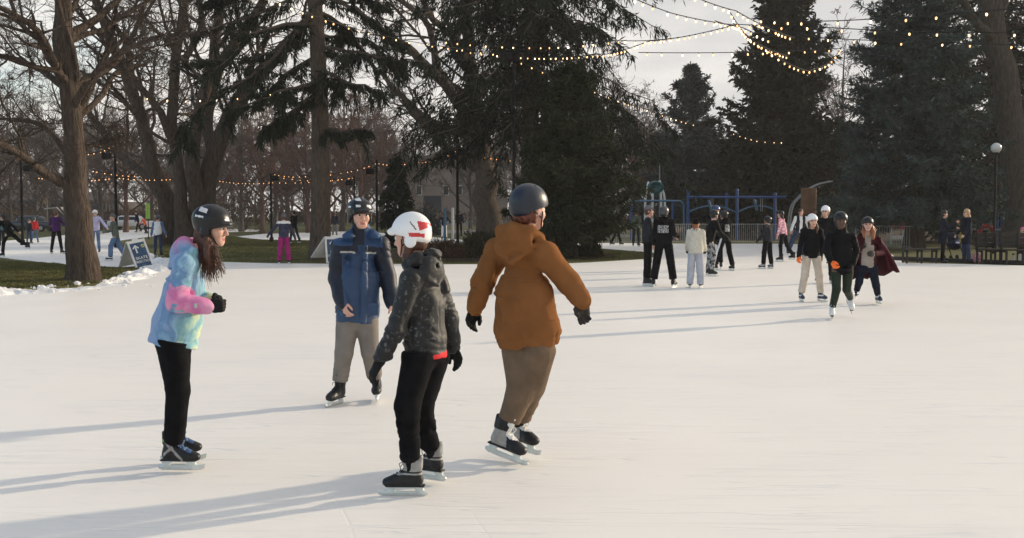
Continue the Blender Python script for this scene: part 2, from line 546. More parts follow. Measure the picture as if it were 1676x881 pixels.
def helmet(kind, T, s, mats, parent, off, h, strap=True, pick=None):
    r0 = .15 * s
    S = Sdf(T.c + np.array([0, 0, .03]) - r0 * 1.25, T.c + np.array([0, 0, .03]) + r0 * 1.25, h)
    a3 = T.axes
    if kind == 'hockey':
        S.ell(T((0, -.012, .036)), np.array((.104, .126, .112)) * s, a3, .02)
        S.box(T((0, -.02, .055)), np.array((.176, .20, .11)) * s, a3, .05 * s, .03)
        S.cut(T((0, .12, .030)), T.u * 1.0 - T.f * .42, .006)
        S.cone(T((-.07, .085, .035)), T((.07, .085, .035)), .016 * s, .016 * s, .015)
        S.cone(T((0, .112, .040)), T((0, .120, .040)), .016 * s, .014 * s, .02, (T.r, 3.5))
        for q in (-1, 1):
            S.ell(T((q * .092, -.01, -.035)), np.array((.016, .032, .04)) * s, a3, .012)
        for x in (-.055, 0, .055):                       # ridges and vents
            S.ell(T((x, .05, .148)), np.array((.011, .034, .016)) * s, a3, .005, 's')
            S.ell(T((x, -.05, .15)), np.array((.011, .03, .018)) * s, a3, .005, 's')
        for q in (-1, 1):
            S.ell(T((q * .104, .045, .075)), np.array((.012, .026, .009)) * s, a3, .004, 's')
            S.ell(T((q * .104, -.03, .085)), np.array((.012, .026, .009)) * s, a3, .004, 's')
    elif kind == 'beanie':
        S.ell(T((0, -.014, .042)), np.array((.088, .106, .100)) * s, a3, .02)
        S.cut(T((0, .0, .022)), T.u - T.f * .22, .01)
        S.disp(lambda g: .002 * np.sin(300 * ((g - T.c) @ T.r)))
    elif kind == 'cap':
        S.ell(T((0, -.012, .04)), np.array((.085, .103, .092)) * s, a3, .02)
        S.cut(T((0, .0, .03)), T.u - T.f * .12, .006)
        S.cone(T((0, .08, .045)), T((0, .14, .035)), .010 * s, .006 * s, .01, (T.r, 6.5))
    else:
        S.ell(T((0, -.012, .036)), np.array((.103, .126, .116)) * s, a3, .02)
        S.cut(T((0, .10, .035)), T.u - T.f * .30, .006)
        S.ell(T((0, -.07, -.01)), np.array((.078, .055, .05)) * s, a3, .02)
        for q in (-1, 1):
            if kind == 'dome':
                S.ell(T((q * .05, -.02, .148)), np.array((.008, .016, .02)) * s, a3, .004, 's')
                S.ell(T((q * .05, .03, .145)), np.array((.008, .016, .02)) * s, a3, .004, 's')
            else:
                for j in range(3):
                    S.ell(T((q * .102, .062 - j * .02, .062)), np.array((.013, .0042, .017)) * s, a3, .003, 's')
                S.ell(T((q * .10, -.07, .055)), np.array((.013, .0042, .022)) * s, a3, .003, 's')
        if kind == 'moulded':
            S.cone(T((-.05, .105, .045)), T((.05, .105, .045)), .018 * s, .018 * s, .02)
            S.cone(T((0, .118, .05)), T((0, .135, .052)), .02 * s, .012 * s, .015, (T.r, 2.2))
            for q in (-1, 1): S.ell(T((q * .088, -.035, -.03)), np.array((.015, .04, .04)) * s, a3, .012)
    fn = (lambda c: pick(T.inv(c))) if pick else None
    nm = {'beanie': 'knit_hat', 'cap': 'cap'}.get(kind, 'helmet')
    o = sdf_obj(nm, S, mats, parent, off, fn)
    if strap and kind in ('hockey', 'dome', 'moulded'):
        m = MB()
        for q in (-1, 1):
            m.tube([T((q * .088, .02, -.01)) - off, T((q * .074, .03, -.05)) - off, T((q * .04, .062, -.100)) - off, T((0, .078, -.116)) - off], .0045 * s, 6)
            m.tube([T((q * .086, -.05, -.01)) - off, T((q * .074, .03, -.05)) - off], .004 * s, 6)
        m.build('chin_strap', MT['strap'], o, smooth=True)
    return o

def person(label, base, top=None, yaw=180, group=None, h=.012, H=None, lean=0, head=(0, 0), legs=None, arms=None, J=None, stand=True,
           jacket=None, trousers=None, shoe='black_skate', feet=None, hat=('hockey', ['helmet_black'], None), hair=None, gloves=None, skin='skin', hands=None, sw=1.0,
           cape=None, seated=False, curl=.55, hsc=1.0):
    fx, fy = base
    root = G(fx, fy); D = root[1]
    o = thing('person', root, label, 'person', group)
    skate = shoe in SKATES
    if H is None:
        H = (P(fx, top, D)[2] - (.075 if skate else .0) - .03) / .985
        H = H / max(.75, math.cos(R(lean) * .8))
    k = H / 1.7; hs = k ** .5 * hsc
    f = np.array([math.sin(R(yaw)), math.cos(R(yaw)), 0]); r = np.array([f[1], -f[0], 0])
    fs = k * .97
    legs = legs or {}; arms = arms or {}; J = dict(J or {}); feet = feet or {}; hands = hands or {}
    ankle0 = (.155 if skate else .09) * fs
    K = {}
    pel = root + UP * (.50 * H + ankle0)
    sp = UP * math.cos(R(lean)) + f * math.sin(R(lean))
    for q, n in ((-1, 'L'), (1, 'R')):
        hip = pel + r * (q * .055 * H)
        sw_, out, bend = legs.get(n, (0, 3, 3))
        d = -UP * math.cos(R(sw_)) + f * math.sin(R(sw_)); d = nrm(d + r * q * math.tan(R(out)))
        kn = hip + d * .245 * H
        d2 = -UP * math.cos(R(sw_ - bend)) + f * math.sin(R(sw_ - bend)); d2 = nrm(d2 + r * q * math.tan(R(out)))
        K['hip' + n], K['kn' + n], K['an' + n] = hip, kn, kn + d2 * .245 * H
    dz = ankle0 - min(K['anL'][2], K['anR'][2])
    for n in K: K[n] = K[n] + UP * dz
    pel = pel + UP * dz
    K['pel'] = pel
    K['neck'] = pel + sp * .315 * H
    for q, n in ((-1, 'L'), (1, 'R')):
        sh = pel + sp * .288 * H + r * (q * .103 * H * sw)
        sw_, out, bend = arms.get(n, (5, 8, 12))
        d = rot(-sp * .5 - UP * .5, r, R(sw_)); d = nrm(nrm(d) + r * q * math.tan(R(out)))
        el = sh + d * .175 * H
        d2 = nrm(rot(d, r, R(bend)))
        K['sh' + n], K['el' + n], K['wr' + n] = sh, el, el + d2 * .145 * H
    K['head'] = K['neck'] + nrm(UP * .7 + sp * .3) * (.085 * H + .012) + f * .022 * k
    for n, v in J.items():
        if n in ('toeL', 'toeR'): continue
        K[n] = np.asarray(v, float) if len(v) == 4 else P(v[0], v[1], D + v[2])
    if 'hipL' in J and 'hipR' in J: pel = K['pel'] = (K['hipL'] + K['hipR']) / 2 + UP * .02
    if 'shL' in J or 'neck' in J: sp = nrm((K['shL'] + K['shR']) / 2 - pel)
    hy, hp = head
    hf = np.array([math.sin(R(yaw + hy)), math.cos(R(yaw + hy)), 0]); hr = np.array([hf[1], -hf[0], 0])
    hu = UP * math.cos(R(hp)) + hf * math.sin(R(hp)); hf2 = hf * math.cos(R(hp)) - UP * math.sin(R(hp))
    T = HeadT(K['head'], hr, hf2, hu, hs)
    K.update(T=T, r=r, f=f, sp=sp, k=k, root=root)
    # --- body
    allp = np.array([K[n] for n in K if isinstance(K[n], np.ndarray) and n not in ('r', 'f', 'sp', 'root')])
    lo, hi = allp.min(0) - .2, allp.max(0) + .2
    lo[2] = max(lo[2], -.02)
    fine = None
    if h <= .012:
        c = K['head']; q = .15 * hs
        fine = tuple((c[i] - q, c[i] + q, .0042 if h <= .009 else .007) for i in range(3))
    S = Sdf(lo, hi, h, fine)
    S.chain([pel, pel + sp * .13 * H, pel + sp * .26 * H], [.078 * k, .07 * k, .078 * k], .03, (r, 1.35))
    S.cone(K['shL'], K['shR'], .040 * k, .040 * k, .03)
    S.cone(K['neck'] - sp * .05, K['head'] - hu * .05 * hs - hf2 * .012, .056 * hs, .05 * hs, .02)
    for n in 'LR':
        S.chain([K['sh' + n], K['el' + n], K['wr' + n]], [.036 * k, .031 * k, .025 * k], .012)
        S.chain([K['hip' + n], K['kn' + n], K['an' + n]], [.066 * k, .044 * k, .034 * k], .02)
        HF = hand_frame(K, n, hands.get(n))
        if not (gloves and n in gloves):
            x, y, z, w = HF
            for a, b, ra, rb, fl in hand_cones(curl, 1.0 if h < .01 else 1.08):
                A = w + k * (x * a[0] + y * a[1] + z * a[2]); B = w + k * (x * b[0] + y * b[1] + z * b[2])
                S.cone(A, B, ra * k, rb * k, .006, (y, fl) if fl else None)
    head_sdf(S, T, hs, h <= .012)
    def bpick(c):
        q = T.inv(c); mi = np.zeros(len(c), int)
        if h <= .013:
            mi[(np.abs(q[:, 2] + .066) < .0115) & (np.abs(q[:, 0]) < .024) & (q[:, 1] > .074)] = 1
        if skate: mi[c[:, 2] < root[2] + ankle0 + .22 * k] = 3
        if h > .009:
            for e in (-1, 1):
                mi[(np.abs(q[:, 0] - e * .031) < .016) & (np.abs(q[:, 2] - .004) < .008) & (q[:, 1] > .06)] = 2
                mi[(np.abs(q[:, 0] - e * .031) < .02) & (np.abs(q[:, 2] - .024) < .006) & (q[:, 1] > .06)] = 2
        return mi
    sdf_obj('body', S, [MT[skin], MT['lip'] if skin == 'skin' else MT['lip_dark'], MT['eye_dark'], MT['sock']], o, root, bpick)
    if h <= .009:
        for e in (-1, 1):
            b = MB(); b.ball((0, 0, 0), .0122 * hs, 0, 16, 12)
            me = mesh_of('eye', b.v, b.f, [MT['eye_white'], MT['iris']], True, [1 if sum(b.v[i][1] for i in q) / len(q) > .0088 * hs else 0 for q in b.f])
            put('eye', me, o, frame(hr, hf2, hu, T((e * .031, .0785, .004)) - root))
            m = MB(); m.tube([T((e * .014, .0875, .022)) - root, T((e * .030, .0885, .027)) - root, T((e * .048, .076, .021)) - root], [.0032, .0042, .002], 6)
            m.build('eyebrow', MT['brow'], o, smooth=True)
    # --- trousers
    if trousers is not None:
        t = dict(m=['black_cloth'], r=(.088, .07, .06), fold=.006, end=.12, pick=None); t.update(trousers)
        a, b, c = t['r']
        S = Sdf(lo, np.array([hi[0], hi[1], pel[2] + .14]), h * (.9 if h < .01 else 1))
        S.cone(K['hipL'] + sp * .03, K['hipR'] + sp * .03, .095 * k, .095 * k, .03, (f, t.get('deep', 1.15)))
        S.cone(pel + sp * .02, pel + sp * .10, .1 * k, .1 * k, .03, (r, 1.35))
        ends = []
        for n in 'LR':
            dn = nrm(K['an' + n] - K['kn' + n])
            e = K['an' + n] - dn * (t['end'] - .09) * k
            S.chain([K['hip' + n], K['kn' + n], e + dn * c * k], [a * k, b * k, c * k], .02)
            ends.append((e, dn, c))
        g0 = t['fold']
        def fold(p):
            w = np.clip(1.0 - (p[:, 2] - ankle0 - .08) / (.55 * k), .3, 1)
            return g0 * w * creases(p, 1.0, 2.2, 3)
        S.disp(fold)
        for e, dn, c in ends:
            ex = nrm(np.cross(dn, f + .01)); S.box(e + dn * .10 * k, (c * 3.0 * k, c * 3.0 * k, .20 * k), (ex, np.cross(dn, ex), dn), .004, .010, 's')
        if jacket is not None:
            S.cut(pel - sp * (jacket.get('hem', .05) - .05) * k, -sp, .01)
        sdf_obj('trousers', S, [MT[x] for x in t['m']], o, root, (lambda c: t['pick'](c, K)) if t['pick'] else None)
    # --- jacket
    if jacket is not None:
        j = dict(m=['black_cloth'], hem=.05, r=(.118, .122), wide=1.38, sh=.066, arm=(.062, .054, .046), fold=.006, hood=False, pick=None, collar=.0, cuff=True, belly=0, sleeve=1.0, deep=0); j.update(jacket)
        S = Sdf(lo, hi, h * (.85 if h < .01 else 1))
        hemc = pel - sp * j['hem'] * k
        ch = pel + sp * .205 * H
        S.chain([hemc - sp * .03, pel + sp * .07 * H, ch], [j['r'][0] * k, (j['r'][0] + j['r'][1]) / 2 * k + j['belly'], j['r'][1] * k], .03, (r, j['wide']))
        S.cone(ch, K['neck'] - sp * .03 * k, j['r'][1] * k * .8, .062 * k, .05, (r, 1.3))
        S.cone(K['shL'], K['shR'], j['sh'] * k, j['sh'] * k, .04)
        for n in 'LR':
            we = K['el' + n] + (K['wr' + n] - K['el' + n]) * j['sleeve']
            S.chain([K['sh' + n], K['el' + n], we], [j['arm'][0] * k, j['arm'][1] * k, j['arm'][2] * k], .022)
            if j['cuff']:
                d = nrm(we - K['el' + n])
                S.cone(we - d * .012, we + d * .012, j['arm'][2] * k * .93, j['arm'][2] * k * .88, .006)
                for z in (.04, .075): S.cone(we - d * z * k, we - d * (z + .006) * k, j['arm'][2] * k * 1.12, j['arm'][2] * k * 1.12, .012)
        S.cut(hemc, sp, .012, .012)
        if j['collar']:
            S.cone(K['neck'] - sp * .02, K['neck'] + sp * j['collar'], .083 * k, .08 * k, .02)
        if j['hood']:
            bk = -f; hd = float(j['hood']); kh = k * hd
            c = K['neck'] + bk * .055 * k
            S.chain([c + r * .105 * kh + f * .07 * k - sp * .015, c + r * .078 * kh + sp * .026, c + bk * .03 * k + sp * .03 * hd, c - r * .078 * kh + sp * .026, c - r * .105 * kh + f * .07 * k - sp * .015], [.036 * k, .044 * k, .05 * k, .044 * k, .036 * k], .02)
            S.ell(c + bk * .05 * k - sp * .05 * k, np.array((.105 * hd, .05, .09 * hd)) * k, (r, f, sp), .03)
            S.chain([c + r * .12 * kh + f * .05 * k - sp * .03 * k, c + r * .07 * kh + bk * .07 * k - sp * .085 * kh, c + bk * .088 * k - sp * .13 * kh, c - r * .07 * kh + bk * .07 * k - sp * .085 * kh, c - r * .12 * kh + f * .05 * k - sp * .03 * k], [.016 * k] * 5, .014)
            S.chain([c + r * .06 * kh + bk * .03 * k + sp * .05 * k, c + bk * .085 * k - sp * .02 * k, c - r * .06 * kh + bk * .03 * k + sp * .05 * k], [.008 * k] * 3, .012, None, 's')
        if j.get('extra'): j['extra'](S, K)
        g1 = j['fold']
        def fold(p):
            e = creases(p, g1, 1.7, 5)
            if j.get('band'):
                u_ = (p - hemc) @ sp; e = e + .0045 * np.exp(-((u_ - j['band'] * k) / .006) ** 2) - .003 * np.clip(1 - u_ / (j['band'] * k), 0, 1)
            return e
        S.disp(fold)
        jo = sdf_obj('jacket', S, [MT[x] for x in j['m']], o, root, (lambda c: j['pick'](c, K)) if j['pick'] else None)
        K['jacket'] = jo
    # --- hat, hair, gloves, skates
    if hat:
        ho = helmet(hat[0], T, hs, [MT[x] for x in hat[1]], o, root, min(h, .012) * (.55 if h < .01 else 1), pick=hat[2] if len(hat) > 2 else None, strap=h < .014)
    if hair:
        S = Sdf(K['head'] - .62, K['head'] + .2, max(h * .8, .0065))
        if hair.get('cap', True):
            S.ell(T((0, -.02, .02)), np.array((.083, .092, .10)) * hs, T.axes, .02)
            S.ell(T((0, -.045, -.03)), np.array((.075, .062, .07)) * hs, T.axes, .02)
            if not hat: S.ell(T((0, -.016, .046)), np.array((.084, .101, .092)) * hs, T.axes, .015)
            S.cut(T((0, .045, .02)) if hat else T((0, .066, .02)), -T.f + (.35 if hat else .55) * T.u, .01)
        for pts, rad in hair.get('locks', []):
            S.chain([T(p) if len(p) == 3 else P(p[0], p[1], D + p[2]) for p in pts], rad, .012)
        for pts, rad in hair.get('plocks', []):
            S.chain([P(p[0], p[1], D + p[2]) for p in pts], rad, .012)
        S.disp(lambda g: .005 * vnoise(g * np.array([60, 60, 9])) + .003 * vnoise(g * np.array([110, 110, 14])))
        ho_ = sdf_obj('hair', S, MT[hair['m']], o, root)
        if hair.get('strands'):
            g = np.random.default_rng(12); Ls = []
            for pts, spread, cnt in hair['strands']:
                base = spline(np.array([P(a, b_, D + c_) for a, b_, c_ in pts]), 9) - root
                for i in range(cnt):
                    w_ = np.linspace(.5, 1.5, 9)[:, None]
                    Ls.append(base + g.normal(size=3) * spread * w_ + np.cumsum(g.normal(size=(9, 3)), 0) * .0022 + np.array([0, 0, -.02]) * g.random() * w_)
            v, ff = tubes(np.array(Ls), np.linspace(.0024, .0010, 9)[None].repeat(len(Ls), 0), 4)
            put('loose_hair', mesh_of('loose_hair', v, ff, MT[hair['m']]), o)
    if gloves:
        for n in 'LR':
            if n in gloves:
                x, y, z, w = hand_frame(K, n, hands.get(n))
                put('glove', glove_mesh(MT[gloves[n]], curl), o, frame(x, y, z, w - root, k))
    for n in 'LR':
        fd = feet.get(n, {})
        a = yaw + fd.get('turn', (-12 if n == 'L' else 12))
        d = np.array([math.sin(R(a)), math.cos(R(a)), 0]); pitch = fd.get('pitch', 0)
        x = d * math.cos(R(pitch)) - UP * math.sin(R(pitch)); z = UP * math.cos(R(pitch)) + d * math.sin(R(pitch))
        roll = fd.get('roll', 0); y = np.cross(z, x)
        y, z = y * math.cos(R(roll)) + z * math.sin(R(roll)), z * math.cos(R(roll)) - y * math.sin(R(roll))
        if skate:
            boot, hold, bl, la = skate_meshes(shoe)
            org = K['an' + n] - z * .155 * fs - root
            s = put('skate', boot, o, frame(x, y, z, org, fs))
            put('blade_holder', hold, s); put('blade', bl, s)
            if h < .016: put('laces', la, s)
        else:
            if ('shoe', shoe) not in _cache:
                S = Sdf((-.11, -.07, -.01), (.24, .07, .2), .007)
                S.cone((-.03, 0, .045), (.15, 0, .035), .04, .035, .02, (np.array([0, 1, 0]), 1.1)); S.cone((-.02, 0, .06), (-.01, 0, .14), .042, .048, .02)
                S.cone((.0, 0, .09), (.1, 0, .06), .035, .03, .02); S.cut((0, 0, .001), (0, 0, 1), .004)
                v, ff = S.mesh(); _cache[('shoe', shoe)] = mesh_of('boot', v, ff, MT[shoe])
            put('boot', _cache[('shoe', shoe)], o, frame(x, y, z, K['an' + n] - z * .085 * fs - root, fs))
    return o, K

def hand_frame(K, n, spec=None):
    w = K['wr' + n]
    x = nrm(w - K['el' + n]); t = K['f'] * .9 + K['r'] * (.35 if n == 'L' else -.35)
    if spec:
        if 'dir' in spec: x = nrm(spec['dir'])
        if 'thumb' in spec: t = np.asarray(spec['thumb'], float)
    if abs(x @ nrm(t)) > .93: t = t + UP
    y = nrm(t - x * (x @ t)); z = np.cross(x, y)
    if n == 'L': z = -z
    return x, y, z, w + x * .012
# ------------------------------------------------------------------ people: materials
MT = {}
def M(n, *a, **k): MT[n] = mat(n, *a, **k)
M('skin', (.60, .35, .265), .55, .35, .10, 9, .05, 160, sss=.12)
M('skin_brown', (.10, .05, .032), .5, .35, .1, 9, .05, 160)
M('lip', (.42, .15, .13), .45, .4, .05)
M('lip_dark', (.09, .035, .03), .45, .4, .05)
M('eye_dark', (.05, .03, .025), .5, .3, .1)
M('eye_white', (.7, .68, .66), .2, .5, 0); M('iris', (.02, .012, .008), .15, .5, 0); M('brow', (.025, .016, .012), .8, .2, .1)
M('sock', (.012, .012, .013), .9, .1, .2)
M('strap', (.012, .012, .013), .6, .3, .1)
M('steel', (.62, .63, .64), .28, .5, .08, 20, metal=1.0)
M('helmet_black', (.007, .0072, .008), .34, .4, .25, 14)
M('helmet_navy', (.013, .018, .030), .40, .45, .15, 10, .02, 90)
M('helmet_white', (.78, .77, .76), .32, .5, .04, 8, coat=.25)
M('helmet_red', (.55, .03, .035), .35, .5, .1); M('helmet_grey', (.045, .048, .052), .4, .5, .2); M('helmet_blue', (.02, .05, .16), .3, .5, .2)
M('decal_white', (.62, .62, .62), .4, .4, .15, 40)
M('decal_dark', (.02, .02, .022), .4, .4, .1)
M('black_cloth', (.0075, .0075, .0085), .95, .08, .3, 9, .25, 150)
M('black_shell', (.0045, .0048, .0062), .75, .12, .3, 9, .12, 60)
M('navy_cloth', (.009, .012, .022), .9, .12, .25, 9, .2, 130)
M('navy_shell', (.009, .013, .026), .52, .30, .25, 9, .15, 60)
M('blue_shell', (.021, .050, .112), .5, .38, .15, 7, .15, 50)
M('collar_blue', (.023, .058, .138), .6, .3, .15, 7, .15, 60)
M('reflective', (.42, .42, .40), .4, .4, .1)
M('grey_sweat', (.20, .178, .158), .95, .08, .12, 8, .25, 150)
M('taupe_cloth', (.150, .106, .072), .95, .08, .14, 8, .25, 150)
M('brown_fleece', (.215, .090, .032), .97, .06, .10, 7, .35, 190)
M('red_cloth', (.6, .035, .04), .85, .2, .1)
M('cream_fleece', (.62, .58, .49), .95, .1, .08, 30, .8, 90)
M('pale_sweat', (.42, .43, .47), .95, .1, .1)
M('beige_cloth', (.55, .47, .38), .9, .15, .1)
M('white_cloth', (.68, .67, .66), .9, .15, .06); M('red_jacket', (.5, .03, .03), .8, .2, .12); M('orange_cloth', (.75, .12, .04), .8, .2, .1)
M('purple_cloth', (.055, .018, .08), .9, .15, .2); M('magenta_cloth', (.30, .02, .14), .85, .15, .15); M('teal_cloth', (.06, .14, .15), .85, .15, .15)
M('olive_cloth', (.10, .12, .105), .9, .15, .2); M('denim', (.10, .16, .28), .9, .15, .2); M('dark_denim', (.03, .045, .085), .9, .15, .2)
M('lilac_cloth', (.45, .43, .62), .9, .15, .1); M('slate_cloth', (.040, .042, .075), .9, .15, .2); M('maroon_cloth', (.046, .006, .012), .9, .15, .2, 6, .3, 60); M('green_legging', (.018, .028, .018), .8, .2, .2)
M('grey_cloth', (.13, .13, .14), .9, .15, .2); M('taupe_shirt', (.30, .26, .22), .9, .15, .12); M('dark_grey', (.018, .020, .026), .9, .15, .2); M('pink_cloth', (.62, .18, .30), .85, .15, .15)
M('hair_brown', (.075, .030, .016), .5, .4, .35, 40, .3, 200); M('hair_black', (.010, .008, .008), .45, .4, .3, 40, .3, 200)
M('hair_red', (.26, .09, .035), .5, .4, .3, 40, .3, 200); M('hair_blond', (.42, .26, .12), .5, .4, .25, 40, .3, 200); M('hair_auburn', (.12, .035, .018), .5, .4, .3, 40, .3, 200)
M('glove_black', (.007, .0072, .008), .8, .25, .3, 30, .3, 160); M('glove_grey', (.045, .040, .035), .85, .2, .35, 30, .3, 160); M('glove_orange', (.85, .16, .03), .7, .2, .2, 30)
M('boot_black', (.008, .0085, .010), .45, .35, .25, 30, .1, 120); M('boot_silver', (.26, .26, .25), .4, .5, .15, 30); M('boot_blue', (.05, .10, .22), .5, .4, .3, 60); M('boot_lime', (.25, .5, .12), .5, .4, .1)
M('boot_white', (.72, .71, .69), .4, .4, .08, 20); M('boot_dark', (.02, .018, .017), .6, .3, .2); M('boot_blueblack', (.02, .03, .06), .45, .4, .2)
M('plastic_white', (.66, .70, .68), .35, .5, .05, 10); M('plastic_clear', (.56, .62, .60), .3, .5, .08, 10)
M('lace_white', (.7, .7, .68), .8, .2, .05); M('lace_blue', (.16, .24, .38), .8, .2, .1); M('lace_black', (.03, .03, .03), .8, .2, .1)
MT['print_grey'] = ramp_mat('print_grey', [(.0, (.02, .02, .022)), (.47, (.02, .02, .022)), (.53, (.42, .42, .42)), (1, (.45, .45, .45))], 60, 2, const=False, bump=0)
MT['camo'] = ramp_mat('camo', [(0, (.006, .0065, .007)), (.48, (.008, .0085, .009)), (.53, (.012, .0125, .013)), (.61, (.013, .0135, .014)), (.66, (.085, .088, .09)), (1, (.13, .13, .13))], 42, 3, .6, .4, bump=.15, bscale=70, spec=.35)
MT['camo_pants'] = ramp_mat('camo_pants', [(0, (.015, .015, .016)), (.47, (.02, .02, .02)), (.52, (.3, .3, .3)), (1, (.34, .34, .33))], 14, 5, .8, .6, bump=.1)
MT['plaid'] = ramp_mat('plaid', [(0, (.6, .05, .1)), (.5, (.65, .2, .28)), (.56, (.75, .6, .62)), (1, (.8, .7, .7))], 16, 2, .85, .2, bump=.1)

def tie_dye():
    m = bpy.data.materials.new('tie_dye'); m.use_nodes = True
    nt = m.node_tree; b = nt.nodes['Principled BSDF']; L = nt.links; N = nt.nodes.new
    tc = N('ShaderNodeTexCoord')
    n = N('ShaderNodeTexNoise'); n.inputs['Scale'].default_value = 5.5; n.inputs['Detail'].default_value = 3.5; n.inputs['Distortion'].default_value = 1.2
    L.new(tc.outputs['Object'], n.inputs['Vector'])
    sx = N('ShaderNodeSeparateXYZ'); L.new(tc.outputs['Object'], sx.inputs[0])
    def math_(op, a, bb, c=None):
        q = N('ShaderNodeMath'); q.operation = op
        for i, v in enumerate((a, bb, c)):
            if v is None: continue
            if isinstance(v, (int, float)): q.inputs[i].default_value = v
            else: L.new(v, q.inputs[i])
        return q.outputs[0]
    # front of the hoodie (larger x) is yellow, low back mint, the upper part blue
    x = math_('MULTIPLY_ADD', sx.outputs['X'], 2.6, .02)
    lo = math_('MULTIPLY_ADD', sx.outputs['Z'], -.75, .87)
    v = math_('ADD', math_('MULTIPLY', n.outputs['Fac'], 1.15), math_('ADD', x, lo))
    v = math_('SUBTRACT', v, .38)
    rp = N('ShaderNodeValToRGB'); e = rp.color_ramp.elements
    st = [(.16, (.22, .32, .50)), (.32, (.13, .25, .42)), (.45, (.28, .45, .58)), (.56, (.17, .36, .43)), (.68, (.34, .53, .48)), (.82, (.58, .60, .34)), (1, (.66, .58, .42))]
    while len(e) < len(st): e.new(.5)
    for i, (p, c) in enumerate(st): e[i].position = p; e[i].color = (*c, 1)
    L.new(v, rp.inputs['Fac'])
    def blob(pt, r0, r1):
        d = N('ShaderNodeVectorMath'); d.operation = 'DISTANCE'; L.new(tc.outputs['Object'], d.inputs[0]); d.inputs[1].default_value = pt
        dd = math_('ADD', d.outputs['Value'], math_('MULTIPLY_ADD', n.outputs['Fac'], .14, -.07))
        mr = N('ShaderNodeMapRange'); mr.inputs['From Min'].default_value = r0; mr.inputs['From Max'].default_value = r1; mr.inputs['To Min'].default_value = 1; mr.inputs['To Max'].default_value = 0
        mr.clamp = True; L.new(dd, mr.inputs['Value']); return mr.outputs['Result']
    fo = N('ShaderNodeMath'); fo.operation = 'MAXIMUM'
    L.new(blob(TD[0], .02, .03), fo.inputs[0]); L.new(blob(TD[1], .075, .125), fo.inputs[1])
    mx = N('ShaderNodeMix'); mx.data_type = 'RGBA'; L.new(fo.outputs[0], mx.inputs['Factor']); L.new(rp.outputs['Color'], mx.inputs['A'])
    pk = N('ShaderNodeValToRGB'); pk.color_ramp.elements[0].color = (.46, .11, .30, 1); pk.color_ramp.elements[1].color = (.64, .27, .43, 1); pk.color_ramp.elements[0].position = .3; pk.color_ramp.elements[1].position = .65
    L.new(n.outputs['Fac'], pk.inputs['Fac']); L.new(pk.outputs['Color'], mx.inputs['B']); L.new(mx.outputs['Result'], b.inputs['Base Color'])
    b.inputs['Roughness'].default_value = .95; b.inputs['Specular IOR Level'].default_value = .1; b.inputs['Sheen Weight'].default_value = .12
    return m

def mts(*n): return [MT[x] for x in n]
SKATES = {
    'black_skate': dict(mats=mts('boot_black'), holder=MT['plastic_white'], lace=MT['lace_black']),
    'cross_skate': dict(mats=mts('boot_black', 'boot_silver', 'boot_blue', 'boot_lime'), holder=MT['plastic_clear'], lace=MT['lace_blue'], pattern='cross'),
    'silver_skate': dict(mats=mts('boot_black', 'boot_silver', 'boot_white'), holder=MT['plastic_clear'], lace=MT['lace_white'], pattern='silver'),
    'anklet_skate': dict(mats=mts('boot_black', 'boot_silver'), holder=MT['plastic_clear'], lace=MT['lace_black'], pattern='anklet'),
    'figure_skate': dict(mats=mts('boot_white'), holder=MT['boot_dark'], lace=MT['lace_white'], figure=True),
    'striped_skate': dict(mats=mts('boot_blueblack', 'boot_white'), holder=MT['plastic_white'], lace=MT['lace_white'], pattern='stripe'),
}
for n_ in ('boot_dark',): MT[n_] = MT[n_]

def segd(c, a, b):
    ba = b - a; t = np.clip(((c - a) @ ba) / (ba @ ba), 0, 1)
    return np.linalg.norm(c - a - t[:, None] * ba, axis=1)

# ------------------------------------------------------------------ the four skaters in front
# girl in a tie-dye hoodie, seen from her right side
rootA = G(300, 772); DA = rootA[1]
TD = [tuple(P(318, 497, DA - .16) - rootA), tuple(P(312, 396, DA) - rootA)]
MT['tie_dye'] = tie_dye()
MT['tie_pink'] = ramp_mat('tie_pink', [(.25, (.40, .15, .34)), (.42, (.56, .17, .36)), (.58, (.66, .30, .46)), (.75, (.62, .42, .56))], 6, 3, .95, .8, bump=.2, bscale=150)
def jackA(c, K):
    d = segd(c, K['elR'] * .9 + K['shR'] * .1, K['wrR']) + .045 * vnoise(c * 16) + .03 * vnoise(c * 34)
    return ((d < .088) & (c[:, 0] > K['elR'][0] - .05)).astype(int)
def helmA(q):
    m = np.zeros(len(q), int)
    m[(q[:, 0] > .02) & (np.abs(q[:, 1] + .045) < .030) & (np.abs(q[:, 2] - .105 + .12 * (q[:, 1] + .045)) < .014)] = 1
    m[(q[:, 0] > .02) & (np.abs(q[:, 1] + .06) < .030) & (np.abs(q[:, 2] - .062) < .006)] = 1
    m[(q[:, 1] > .080) & (np.abs(q[:, 2] - .066) < .007) & (np.abs(np.abs(q[:, 0]) - .035) < .018)] = 1
    return m
